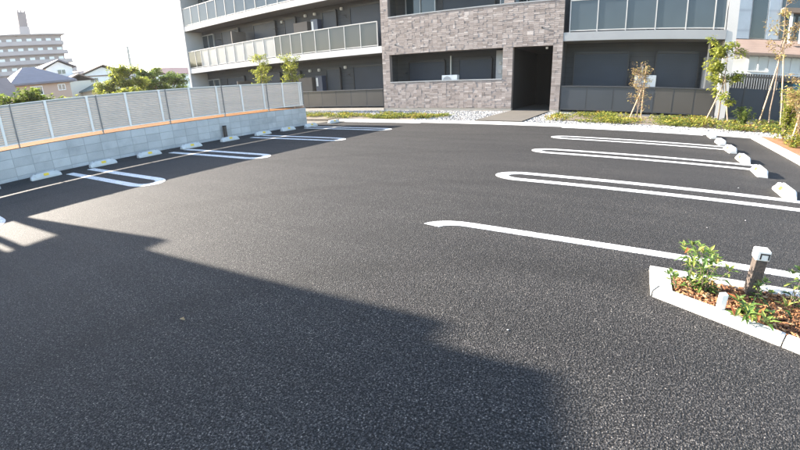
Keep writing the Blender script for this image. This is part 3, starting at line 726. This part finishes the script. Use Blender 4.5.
# ------------------------------------------------------------------ ground cover and gravel by the building
def cover(name, x0, x1, y0, y1, n_, h, L, W, mat, label, z=0.05):
    lf = MB()
    clumps = [(rnd.uniform(x0, x1), rnd.uniform(y0, y1), rnd.uniform(0.4, 1.0), rnd.uniform(-0.2, 0.25)) for _ in range(max(6, int((x1 - x0) * (y1 - y0) * 2.2)))]
    for i in range(n_):
        c = rnd.choice(clumps); x = c[0] + rnd.gauss(0, 0.22); y = c[1] + rnd.gauss(0, 0.22)
        if not (x0 <= x <= x1 and y0 <= y <= y1): continue
        zz = z + h * c[2] * rnd.random() ** 0.7; a = rnd.uniform(0, 6.283)
        lf.leaf((x, y, zz), (math.cos(a), math.sin(a), rnd.uniform(-0.1, 1.1)), (0, 0, 1), L * rnd.uniform(0.6, 1.3), W * rnd.uniform(0.7, 1.3), min(1, max(0, rnd.betavariate(2, 2) + c[3])), 0.2, rnd.uniform(0, 0.4))
    return struct(lf.build(name, mat), label, 'ground cover', 'stuff')
cover('ground_cover', -17.0, -6.6, 13.8, 15.9, 7500, 0.15, 0.12, 0.05, 'leaf_cover', 'yellow-green ground cover in front of the tiled centre')
cover('ground_cover', -2.7, 6.3, 14.2, 17.6, 10000, 0.20, 0.12, 0.05, 'leaf_cover', 'green and reddish ground cover in front of the right balconies')
cover('ground_cover', 3.6, 6.2, 4.0, 13.2, 9000, 0.34, 0.11, 0.045, 'leaf_cover', 'green ground cover in the bed right of the car park', 0.07)
g_ = MB()
def stones(x0, x1, y0, y1, n_):
    for i in range(n_):
        x, y = rnd.uniform(x0, x1), rnd.uniform(y0, y1); r = rnd.uniform(0.02, 0.045)
        M = Matrix.Translation((x, y, 0.055 + r * 0.4)) @ Matrix.Rotation(rnd.uniform(0, 6.3), 4, 'Z') @ Matrix.Rotation(rnd.uniform(-0.6, 0.6), 4, 'X')
        vs = [M @ Vector(v) for v in ((r, 0, 0), (0, r * 0.8, 0), (-r, 0, 0), (0, -r * 0.8, 0), (0, 0, r * 0.7), (0, 0, -r * 0.5))]
        g_.add(vs, [(0, 1, 4), (1, 2, 4), (2, 3, 4), (3, 0, 4), (1, 0, 5), (2, 1, 5), (3, 2, 5), (0, 3, 5)], rnd.random())
stones(-7.6, -4.98, 13.72, 18.4, 3200); stones(-3.25, -2.2, 13.72, 18.4, 1500); stones(-2.2, 5.0, 13.72, 14.5, 2600); stones(-17, -7.6, 15.9, 18.4, 3800)
struct(g_.build('white_gravel', 'gravel_white'), 'white gravel beside the entrance path and kerb', 'gravel', 'stuff')
# loose pale pebbles on the asphalt
for x, y, s_, lab in ((-0.48, 2.02, 0.009, 'tiny pale pebble inside the foreground shadow near its edge'), (1.35, 5.05, 0.011, 'pale pebble beyond the long bay line above the bollard'), (0.9, 4.6, 0.009, 'pale pebble beyond the long bay line above the leafy shrub'), (1.6, 6.7, 0.012, 'pale pebble just past the nearest right U marking')):
    m_ = MB(); r = s_
    m_.add([(r, 0, r * .4), (0, r * .8, r * .4), (-r, 0, r * .4), (0, -r * .8, r * .4), (0.2 * r, 0, r), (0, 0, 0)], [(0, 1, 4), (1, 2, 4), (2, 3, 4), (3, 0, 4), (1, 0, 5), (2, 1, 5), (3, 2, 5), (0, 3, 5)], 0.7)
    o = m_.build('pebble', 'gravel_white'); o.location = (x, y, 0.0); tag(o, lab, 'pebble', 'loose pebbles on the asphalt')

m_ = MB(); m_.leaf((0, 0, 0.012), (1, 0.2, 0.05), (0, 0, 1), 0.05, 0.03, 0.4, 0.25, 0.1); o = m_.build('fallen_leaf', 'leaf_dry'); o.location = (-2.42, 1.11, 0); tag(o, 'small brown leaf lying on the shaded asphalt', 'leaf')
# ------------------------------------------------------------------ trees
def tree(name, loc, label, h, crown_z, rx, rz, n_leaf, L, mat, trunk_r=0.03, limbs=9, stakes=(), cat='tree', group=None, density_edge=0.5, trunks=1, lean=0.0):
    root = tag(empty(name, loc), label, cat, group)
    tr = MB(); lf = MB(); tips = []
    for k in range(trunks):
        off = Vector((rnd.uniform(-1, 1), rnd.uniform(-1, 1), 0)) * (0.05 * (trunks - 1) + 0.001)
        prev = off.copy(); seg = 7; pts = [prev]
        for q in range(1, seg + 1):
            t = q / seg; pt = off * (1 + t * 2) + Vector((lean * t, 0, h * 0.95 * t)) + Vector((rnd.uniform(-1, 1), rnd.uniform(-1, 1), 0)) * h * 0.012
            tr.tube(prev, pt, trunk_r * (1 - 0.75 * (t - 1 / seg)), trunk_r * (1 - 0.75 * t), 7, caps=False); prev = pt; pts.append(pt)
        for i in range(limbs):
            t = rnd.uniform(max(0.15, (crown_z - rz) / h), 0.95); f_ = t * seg; i0 = min(seg - 1, int(f_)); p0 = pts[i0].lerp(pts[i0 + 1], f_ - i0)
            a = rnd.uniform(0, 6.283); ln = rx * rnd.uniform(0.5, 1.05); p1 = p0 + Vector((math.cos(a) * ln, math.sin(a) * ln, ln * rnd.uniform(0.2, 0.9)))
            p1.z = min(p1.z, h * 1.02)
            mid = p0.lerp(p1, 0.5) + rball() * ln * 0.12
            tr.tube(p0, mid, trunk_r * 0.35, trunk_r * 0.25, 5, caps=False); tr.tube(mid, p1, trunk_r * 0.25, trunk_r * 0.10, 5, caps=False); tips += [(mid, 0.5), (p1, 1), (p0.lerp(p1, 0.75), 0.8)]
        tips.append((prev, 1))
    tr.build('trunk', 'bark', root)
    clusters = []
    for p_, w in tips: clusters.append((p_, rx * rnd.uniform(0.16, 0.36), rnd.uniform(-0.18, 0.25)))
    for i in range(n_leaf):
        c, r_, br = rnd.choice(clusters); v = rball() * r_; v.z *= 0.8; p_ = c + v
        a = rnd.uniform(0, 6.283); d = Vector((math.cos(a), math.sin(a), rnd.uniform(-0.7, 0.7)))
        lf.leaf(p_, d, (rnd.uniform(-.5, .5), rnd.uniform(-.5, .5), 1), L * rnd.uniform(0.6, 1.3), L * 0.5 * rnd.uniform(0.7, 1.2), min(1, max(0, rnd.betavariate(2, 2) + br)), 0.15, rnd.uniform(0, 0.3))
    lf.build('crown', mat, root)
    for (sx, sy, tx, ty, tz) in stakes:
        m_ = MB(); m_.tube((sx, sy, 0), (tx, ty, tz), 0.022, 0.020, 8); m_.build('stake', 'stake_wood', root)
    return root
tree('young_tree', (-19.45, 17.0, 0.05), 'slim yellow-green young tree before the left balconies, the left of two', 3.45, 2.6, 0.60, 1.0, 1900, 0.12, 'leaf_yellowgreen', 0.035, 30, group='young trees behind the fence')
tree('young_tree', (-16.95, 17.0, 0.05), 'slim yellow-green young tree before the left balconies, the right of two', 3.30, 2.4, 0.62, 1.0, 2000, 0.12, 'leaf_yellowgreen', 0.035, 30, group='young trees behind the fence')
tree('young_tree', (0.30, 17.3, 0.05), 'nearly bare brown young tree on a stake before the dark fence', 2.1, 1.2, 0.42, 0.9, 800, 0.085, 'leaf_dry', 0.018, 34, stakes=((-0.28, -0.1, 0.12, 0, 1.35), (0.12, 0.2, 0.10, 0.02, 1.9)), trunks=2)
tree('young_tree', (2.95, 16.9, 0.05), 'bright green young tree on stakes at the right end of the building', 2.75, 1.7, 0.55, 1.1, 2000, 0.14, 'leaf_yellowgreen', 0.03, 20, stakes=((-0.45, -0.25, 0.05, 0, 1.5), (0.30, -0.2, 0.02, 0.02, 1.6)))
tree('young_tree', (4.45, 16.4, 0.05), 'tall thin tree with bamboo stakes in front of the white house', 4.5, 3.4, 0.55, 1.2, 700, 0.10, 'leaf_dry', 0.025, 16, stakes=((-0.32, 0.1, 0.08, 0, 2.9), (0.30, -0.2, 0.04, 0, 2.7)))
tree('young_tree', (4.15, 12.6, 0.06), 'staked sapling with dry pale leaves in the orange-brown bed', 2.5, 1.6, 0.45, 0.9, 1200, 0.09, 'leaf_dry', 0.02, 18, stakes=((-0.22, -0.25, 0.06, 0, 1.9), (0.24, 0.1, 0.03, 0, 1.75)))
tree('young_tree', (5.05, 14.9, 0.05), 'reddish-leaved tree reaching above the white house windows', 5.2, 4.2, 0.85, 1.0, 1300, 0.10, 'leaf_red', 0.03, 16)
shrub((3.95, 13.1, 0.06), 'rounded yellow-green shrub on a thin stem in the right bed', 14, 1.25, 0.36, 1500, 0.11, 0.05, 'leaf_yellowgreen', name='bush', lowest=0.4)
shrub((4.55, 10.6, 0.06), 'leafy green bush at the right edge of the picture beyond the kerb', 20, 1.0, 0.5, 2400, 0.12, 0.045, 'leaf_green', name='bush', lowest=0.1)
shrub((4.25, 8.9, 0.06), 'low green bush beside the right kerb cut by the picture edge', 18, 0.55, 0.45, 1500, 0.10, 0.04, 'leaf_green', name='bush', lowest=0.05)
shrub((5.0, 12.2, 0.06), 'dense green bush behind the staked sapling', 20, 1.0, 0.6, 2200, 0.13, 0.05, 'leaf_green', name='bush', lowest=0.1)
shrub((3.7, 16.6, 0.06), 'small dark green bush at the corner of the building', 14, 0.6, 0.4, 1200, 0.10, 0.045, 'leaf_green', name='bush', lowest=0.05)

shrub((4.7, 14.7, 0.06), 'tall yellow-green bush between the stakes and the dark fence', 20, 1.5, 0.55, 1700, 0.13, 0.06, 'leaf_yellowgreen', name='bush', lowest=0.15)
shrub((3.75, 11.6, 0.06), 'low bright plant on the orange-brown earth by the kerb', 12, 0.35, 0.3, 420, 0.09, 0.04, 'leaf_cover', name='low_plant', lowest=0.05)
shrub((5.2, 9.6, 0.06), 'big leafy bush cut by the right edge of the picture', 20, 1.3, 0.6, 1700, 0.12, 0.055, 'leaf_green', name='bush', lowest=0.1)

shrub((4.0, 12.0, 0.06), 'yellow-brown twiggy bush around the staked sapling', 18, 1.1, 0.42, 900, 0.10, 0.045, 'leaf_dry', name='bush', lowest=0.1)
shrub((4.55, 11.3, 0.06), 'yellow-green bush between sapling and right picture edge', 18, 0.95, 0.45, 1300, 0.11, 0.05, 'leaf_yellowgreen', name='bush', lowest=0.1)

# ------------------------------------------------------------------ right background
one_ = one
fn = tag(empty('board_fence', (0, 20.6, 0)), 'dark panel fence right of the apartment building', 'fence')
for i in range(4):
    one('panel', 'black_panel', (3.62 + i * 0.85, 4.45 + i * 0.85, 0, 0.04, 0.05, 1.25), fn)
    one('post', 'dark_frame', (3.56 + i * 0.85, 3.615 + i * 0.85, -0.02, 0.06, 0, 1.32), fn)
tb = tag(empty('teal_shed', (7.0, 21.2, 0)), 'teal-sided shed at the right edge behind the bushes', 'shed')
one('wall', 'teal_board', (-0.6, 2.6, 0, 2.0, 0, 1.62), tb); one('roof', 'roof_pink', (-0.75, 2.75, -0.15, 2.15, 1.63, 1.72), tb)
slf = tag(empty('slat_fence', (0, 24.0, 0)), 'brown upright slat fence in front of the white house', 'fence')
one('rail', 'wall_brown', (4.2, 10.0, 0.03, 0.07, 1.15, 1.23), slf); one('rail', 'wall_brown', (4.2, 10.0, 0.03, 0.07, 1.74, 1.82), slf)
sp_ = MB(); sp_.box(-0.045, 0.045, -0.015, 0.015, 0.9, 1.92); sp0 = sp_.build('slat', 'wall_brown', slf)
for i in range(50):
    if i == 0: sp0.location = (4.25, 0, 0)
    else: linked(sp0, 'slat', slf, (4.25 + i * 0.112, 0, 0))
one('base_wall', 'plinth', (4.2, 10.0, -0.03, 0.1, 0, 0.9), slf)
rh = tag(empty('white_house', (0, 28.0, 0)), 'white house with a pinkish roof band right of the apartment building', 'house')
one('wall', 'wall_white', (5.0, 16.0, 0.3, 8, 0, 3.3), rh)
one('upper_wall', 'wall_white', (5.15, 16.0, 0.9, 8, 3.3, 8.2), rh)
b = MB(); b.add([(4.85, -0.2, 3.15), (16.2, -0.2, 3.15), (16.2, 0.95, 4.0), (4.85, 0.95, 4.0), (4.85, -0.2, 3.0), (16.2, -0.2, 3.0), (16.2, 0.95, 3.82), (4.85, 0.95, 3.82)], [(0, 1, 2, 3), (7, 6, 5, 4), (0, 4, 5, 1), (1, 5, 6, 2), (2, 6, 7, 3), (3, 7, 4, 0)])
b.build('pent_roof', 'roof_pink', rh)
one('gutter', 'wall_brown', (4.85, 16.2, -0.28, -0.205, 3.0, 3.1), rh)
for x0, x1, z0, z1, y in ((6.1, 7.1, 2.2, 3.05 - .05, 0.3), (7.8, 8.75, 2.2, 3.0, 0.3), (9.6, 10.6, 2.2, 3.0, 0.3)):
    w_ = one('window', 'far_glass', (x0, x1, y - 0.02, y + 0.05, z0, z1), rh)
    f = MB(); f.box(x0 - .06, x0 - .001, y - .06, y + .04, z0 - .06, z1 + .06); f.box(x1 + .001, x1 + .06, y - .06, y + .04, z0 - .06, z1 + .06); f.box(x0, x1, y - .06, y + .04, z1 + .001, z1 + .06); f.box(x0, x1, y - .06, y + .04, z0 - .06, z0 - .001); f.box((x0 + x1) / 2 - .025, (x0 + x1) / 2 + .025, y - .05, y - .021, z0, z1)
    f.build('frame', 'wall_white', w_)
one('wall_panel', 'panel_blue', (5.25, 6.0, 0.82, 0.899, 3.95, 8.1), rh)
one('wall_panel', 'panel_blue', (6.92, 7.45, 0.82, 0.899, 3.95, 8.1), rh)
one('window', 'window_glass', (6.08, 6.85, 0.84, 0.899, 4.0, 8.1), rh)
one('window', 'window_glass', (7.6, 11.0, 0.84, 0.899, 4.0, 8.1), rh)
one('balcony_beam', 'wall_brown', (7.5, 11.2, 0.1, 0.7, 5.35, 5.6), rh)
for x in (8.0, 8.55, 9.6): one('column', 'wall_white', (x - 0.06, x + 0.06, 0.3, 0.42, 3.75, 5.349), rh)

# ------------------------------------------------------------------ houses, trees and the tower block beyond the fence
def gable(m_, x0, x1, y0, y1, ze, zr, axis, over=0.4, th=0.14):
    """gable roof solid; ridge along axis"""
    if axis == 'y':
        xm = (x0 + x1) / 2; a = [(x0 - over, ze), (xm, zr), (x1 + over, ze)]
        vs = [(x, y, z) for y in (y0 - over, y1 + over) for x, z in a] + [(x, y, z - th) for y in (y0 - over, y1 + over) for x, z in a]
    else:
        ym = (y0 + y1) / 2; a = [(y0 - over, ze), (ym, zr), (y1 + over, ze)]
        vs = [(x, y, z) for x in (x0 - over, x1 + over) for y, z in a] + [(x, y, z - th) for x in (x0 - over, x1 + over) for y, z in a]
    m_.add(vs, [(0, 1, 4, 3), (1, 2, 5, 4), (6, 9, 10, 7), (7, 10, 11, 8), (0, 6, 7, 1), (1, 7, 8, 2), (3, 4, 10, 9), (4, 5, 11, 10), (0, 3, 9, 6), (2, 8, 11, 5)])
def gable_wall(m_, x0, x1, y0, y1, z0, ze, zr, axis):
    m_.box(x0, x1, y0, y1, z0, ze)
    if axis == 'y':
        xm = (x0 + x1) / 2
        m_.add([(x0, y0, ze + .001), (x1, y0, ze + .001), (xm, y0, zr), (x0, y1, ze + .001), (x1, y1, ze + .001), (xm, y1, zr)], [(0, 1, 2), (5, 4, 3), (0, 2, 5, 3), (1, 4, 5, 2), (0, 3, 4, 1)])
    else:
        ym = (y0 + y1) / 2
        m_.add([(x0, y0, ze + .001), (x0, y1, ze + .001), (x0, ym, zr), (x1, y0, ze + .001), (x1, y1, ze + .001), (x1, ym, zr)], [(2, 1, 0), (3, 4, 5), (0, 3, 5, 2), (1, 2, 5, 4), (0, 1, 4, 3)])
def hip(m_, x0, x1, y0, y1, ze, zr, inset, over=0.5):
    X0, X1, Y0, Y1 = x0 - over, x1 + over, y0 - over, y1 + over; xm = (X0 + X1) / 2
    m_.add([(X0, Y0, ze), (X1, Y0, ze), (X1, Y1, ze), (X0, Y1, ze), (xm, Y0 + inset, zr), (xm, Y1 - inset, zr), (X0, Y0, ze - .18), (X1, Y0, ze - .18), (X1, Y1, ze - .18), (X0, Y1, ze - .18)],
           [(0, 1, 4), (1, 2, 5, 4), (2, 3, 5), (3, 0, 4, 5), (0, 6, 7, 1), (1, 7, 8, 2), (2, 8, 9, 3), (3, 9, 6, 0), (6, 9, 8, 7)])
def window_x(parent, x, y0, y1, z0, z1, glass='window_glass', frame='wall_white'):
    w_ = one('window', glass, (x + 0.002, x + 0.05, y0, y1, z0, z1), parent)
    f = MB(); f.box(x + .001, x + .09, y0 - .07, y0 - .001, z0 - .07, z1 + .07); f.box(x + .001, x + .09, y1 + .001, y1 + .07, z0 - .07, z1 + .07); f.box(x + .001, x + .09, y0, y1, z1 + .001, z1 + .07); f.box(x + .001, x + .09, y0, y1, z0 - .07, z0 - .001); f.box(x + .051, x + .08, (y0 + y1) / 2 - .03, (y0 + y1) / 2 + .03, z0, z1)
    f.build('frame', frame, w_)
# tan house with the wide slate hip roof
h1 = tag(empty('tan_house', (0, 0, 0)), 'tan-walled house with a wide slate hip roof at the left', 'house')
K = 50 / 30.0
def zk(z, k): return 1.42 + (z - 1.42) * k
one('wall', 'wall_tan', (-58, -50, 11.9, 17.2, 0.5, zk(3.05, K)), h1)
b = MB(); hip(b, -58, -50, 11.9, 17.3, zk(3.1, K), zk(4.0, K) + 0.35, 2.6, 0.5); b.build('roof', 'roof_slate', h1)
window_x(h1, -50, 16.0, 16.6, zk(2.55, K), zk(2.85, K)); window_x(h1, -50, 13.4, 14.4, zk(2.4, K), zk(2.85, K))
# small hip house with bright roof edge in front left
h0 = tag(empty('low_house', (0, 0, 0)), 'low house with a pale sunlit roof slope at the left picture edge', 'house')
one('wall', 'wall_cream', (-44, -38, 5.5, 8.7, 0.5, 2.6), h0)
b = MB(); gable(b, -44, -38, 5.5, 8.9, 2.7, 4.3, 'y', 0.5); b.build('roof', 'roof_pink', h0)
# white gabled house behind
h2 = tag(empty('gabled_house', (0, 0, 0)), 'white gabled house half hidden behind the slate roof', 'house')
K2 = 66 / 36.0
b = MB(); gable_wall(b, -76, -66, 20.0, 23.4, 0.5, zk(4.35, K2), zk(4.8, K2), 'x'); b.build('wall', 'wall_white', h2)
b = MB(); gable(b, -76, -66, 20.0, 23.4, zk(4.35, K2) + .1, zk(4.85, K2) + .2, 'x', 0.5); b.build('roof', 'roof_slate', h2)
window_x(h2, -66, 21.4, 22.4, zk(3.9, K2), zk(4.2, K2))
# white house with brown gable roof and teal lean-to
h3 = tag(empty('gabled_house', (0, 0, 0)), 'white house with a brown gable roof left of the utility pole', 'house')
K3 = 60 / 38.0
b = MB(); gable_wall(b, -70, -60, 22.6, 27.4, 0.5, zk(3.85, K3), zk(4.4, K3), 'x'); b.build('wall', 'wall_white', h3)
b = MB(); gable(b, -70, -60, 22.6, 27.4, zk(3.85, K3) + .1, zk(4.5, K3) + .15, 'x', 0.6); b.build('roof', 'roof_brown', h3)
one('eave_beam', 'roof_brown', (-60.02, -59.85, 22.6, 27.4, zk(3.75, K3) - 0.12, zk(3.75, K3)), h3)
window_x(h3, -60, 23.2, 24.2, zk(3.2, K3), zk(3.55, K3))
one('wing_wall', 'wall_cream', (-66, -58, 19.6, 22.5, 0.5, zk(3.35, K3)), h3)
b = MB(); gable(b, -66, -58, 19.6, 22.5, zk(3.4, K3), zk(3.9, K3), 'x', 0.4); b.build('wing_roof', 'roof_brown', h3)
h4 = tag(empty('annex', (0, 0, 0)), 'low annex with a dark teal roof below the white house', 'house')
K4 = 52 / 33.0
b = MB(); gable_wall(b, -58, -52, 21.2, 24.4, 0.5, zk(2.45, K4), zk(2.9, K4), 'x'); b.build('wall', 'wall_cream', h4)
b = MB(); gable(b, -58, -52, 21.2, 24.4, zk(2.45, K4) + .1, zk(2.95, K4) + .15, 'x', 0.4); b.build('roof', 'roof_teal', h4)
h5 = tag(empty('gabled_house', (0, 0, 0)), 'distant house with a reddish roof beside the apartment building edge', 'house')
K5 = 100 / 60.0
one('wall', 'wall_white', (-112, -100, 57.5, 68, 0.5, zk(4.8, K5)), h5)
b = MB(); gable(b, -112, -100, 57.5, 68, zk(4.8, K5), zk(5.5, K5) + .8, 'y', 0.6); b.build('roof', 'roof_red', h5)
window_x(h5, -100, 59.5, 61.5, zk(4.0, K5), zk(4.5, K5))
h6 = tag(empty('gabled_house', (0, 0, 0)), 'grey-roofed house just right of the utility pole', 'house')
one('wall', 'wall_cream', (-92, -84, 38.5, 44.5, 0.5, 5.4), h6)
b = MB(); gable(b, -92, -84, 38.5, 44.5, 5.4, 7.4, 'y', 0.6); b.build('roof', 'roof_slate', h6)
# utility pole
up = tag(empty('utility_pole', (-75, 36.2, 0)), 'pale concrete utility pole rising behind the trees', 'utility pole')
b = MB(); b.tube((0, 0, 0), (0, 0, 10.6), 0.30, 0.20, 12); b.build('shaft', 'pole_concrete', up)
b = MB(); b.box(-0.06, 0.06, -0.75, 0.75, 9.6, 9.72); b.build('crossarm', 'pole_concrete', up)
b = MB(); b.box(-0.06, 0.06, -0.55, 0.55, 8.5, 8.6); b.build('crossarm', 'pole_concrete', up)
b = MB(); b.tube((0.25, 0.25, 6.2), (0.25, 0.25, 7.2), 0.22, 0.22, 12); b.build('transformer', 'mortar', up)
# tower block far behind
KF = 160 / 110.0
fa = tag(empty('far_apartment_block', (-160, 0, 0)), 'hazy eight-storey apartment block with a roof tower at the upper left', 'building')
ZR = zk(17.75, KF); FH = 2.93; Y0F, Y1F = 20.0, 55.6
one('wall', 'far_wall', (-14, -1.4, Y0F, Y1F, 0, ZR), fa)
one('roof_edge', 'far_band', (-14.3, 0.3, Y0F, Y1F + 1.0, ZR + 0.001, ZR + 0.35), fa)
tw = MB(); tw.box(-6, -3, 43.9, 46.5, ZR + 0.351, zk(23.0, KF)); t_o = tw.build('roof_tower', 'far_tower', fa)
one('tower_base', 'far_band', (-6.3, -2.7, 43.6, 46.8, ZR + 0.351, ZR + 3.0), t_o)
for yy in (44.0, 44.9, 46.0): one('parapet_post', 'far_tower', (-3.3, -3.001, yy, yy + 0.4, zk(23.0, KF) + .001, zk(23.0, KF) + 0.6), t_o)
wsrc = None
for fl in range(8):
    z = ZR - 1.0 - FH * fl - 1.9; ext = min(3, fl) * 0.9
    if z < 0.5: break
    one('balcony', 'far_band', (-1.39, 0.1, Y0F, Y1F + ext, z - 0.15, z + 0.95), fa)
    one('balcony_slab', 'far_wall', (-1.39, 0.2, Y0F, Y1F + ext + 0.1, z - 0.36, z - 0.155), fa)
    for k in range(12):
        y = Y0F + 1.2 + k * 2.95
        if y > Y1F - 1.6: break
        if wsrc is None:
            mm_ = MB(); mm_.box(-0.04, 0.04, 0, 1.5, 0, 0.9); wsrc = mm_.build('window', 'far_glass', fa); o = wsrc
        else: o = linked(wsrc, 'window', fa, (0, 0, 0))
        o.location = (-1.36, y, z + 0.98)
# vegetation beyond the fence
tree('garden_tree', (-33.5, 15.9, 0.5), 'bushy bright green tree behind the fence, tallest of the garden trees', 3.35, 2.2, 1.35, 1.5, 6500, 0.24, 'leaf_yellowgreen', 0.10, 26)
tree('garden_tree', (-35.5, 19.0, 0.5), 'rounded green tree right of the tallest garden tree', 3.3, 2.0, 1.5, 1.5, 6500, 0.24, 'leaf_green', 0.10, 26)
tree('garden_tree', (-36.5, 21.3, 0.5), 'low green tree beside the apartment building edge', 2.7, 1.6, 1.3, 1.3, 5000, 0.24, 'leaf_green', 0.09, 22)
tree('garden_tree', (-34.0, 14.2, 0.5), 'small pale tree at the left foot of the utility pole', 2.5, 1.6, 0.9, 1.0, 3000, 0.22, 'leaf_yellowgreen', 0.07, 18)
shrub((-18.4, 4.1, 0.58), 'dark green bush behind the fence at the left picture edge', 34, 1.55, 0.8, 4200, 0.17, 0.085, 'leaf_green', name='bush')
shrub((-18.6, 4.9, 0.58), 'green bush behind the fence left of the tan house wall', 36, 1.75, 0.75, 4800, 0.17, 0.085, 'leaf_green', name='bush')
shrub((-18.9, 5.55, 0.58), 'lower green bush behind the fence before the tan house', 28, 1.4, 0.6, 3200, 0.17, 0.085, 'leaf_green', name='bush')
for i, y in enumerate((7.5, 8.35, 9.2, 10.0, 10.8)):
    shrub((-22.5, y, 0.58), ['yellow-leaved shrub just right of the tan house above the fence', 'yellow-green shrub above the fence, second of the hedge', 'yellow-green shrub above the fence, middle of the hedge', 'yellow-green shrub above the fence, fourth of the hedge', 'green shrub above the fence at the right end of the hedge'][i], 14, 1.35 + 0.12 * (i % 2) + 0.05 * i, 0.5, 2000, 0.17, 0.08, 'leaf_yellowgreen', name='hedge_shrub', group='hedge shrubs beyond the fence')

# neighbouring house left of the picture: its stepped roof and posts throw the foreground shadow
nh = tag(empty('neighbouring_house', (-14.5, 0.394, 0), R(5)), 'brown house left of the picture shading the foreground asphalt', 'house')
def nb(name, mat, x0, x1, y0, y1, z0, z1): return one(name, mat, (x0, x1, y0, y1, z0, z1), nh)
m_ = MB(); pr = [(-14, 0.5), (-0.45, 0.5), (-0.45, 5.60), (-7.2, 6.3), (-14, 5.60)]
m_.add([(x, y, z) for x in (-11, -0.01) for y, z in pr], [(4, 3, 2, 1, 0), (5, 6, 7, 8, 9)] + [(i, (i + 1) % 5, 5 + (i + 1) % 5, 5 + i) for i in range(5)]); m_.build('wall', 'wall_brown', nh)
m_ = MB(); m_.add([(x, y, z) for x in (-0.2, 0) for y, z in ((-0.449, 3.53), (0.12, 3.53), (0.12, 5.55), (-0.449, 5.60))], [(3, 2, 1, 0), (4, 5, 6, 7), (0, 1, 5, 4), (1, 2, 6, 5), (2, 3, 7, 6), (3, 0, 4, 7)]); m_.build('screen_beam', 'wall_brown', nh)
nb('screen_beam', 'wall_brown', -0.2, 0, 0.121, 0.36, 3.531, 5.29)
m_ = MB(); m_.add([(x, y, z) for x in (-0.2, 0) for y, z in ((0.361, 3.02), (0.62, 4.08), (0.361, 4.08))], [(0, 1, 2), (5, 4, 3), (0, 3, 4, 1), (1, 4, 5, 2), (2, 5, 3, 0)])
m_.build('eave_bracket', 'wall_brown', nh)
nb('post', 'wall_brown', -0.2, 0, 0.16, 0.36, 0.5, 3.529)
nb('post', 'wall_brown', -0.2, 0, -0.32, -0.20, 0.5, 3.529)
nb('post', 'wall_brown', -0.2, 0, -0.449, -0.39, 0.5, 3.529)

# ------------------------------------------------------------------ thin haze volume added to stand in for lens glare from the low sun
mt = bpy.data.materials.new('glare_haze'); mt.use_nodes = True
nt = mt.node_tree; nt.nodes.remove(nt.nodes['Principled BSDF'])
pv = nt.nodes.new('ShaderNodeVolumePrincipled'); pv.inputs['Color'].default_value = (0.92, 0.93, 0.95, 1); pv.inputs['Density'].default_value = 0.00028; pv.inputs['Anisotropy'].default_value = 0.2
nt.links.new(pv.outputs[0], nt.nodes['Material Output'].inputs['Volume'])
MATS['glare_haze'] = mt
b = MB(); b.box(-200, 40, -70, 100, -1.2, 37.0); o = b.build('haze', 'glare_haze'); struct(o, 'thin haze added in place of low-sun glare', 'haze', 'stuff')
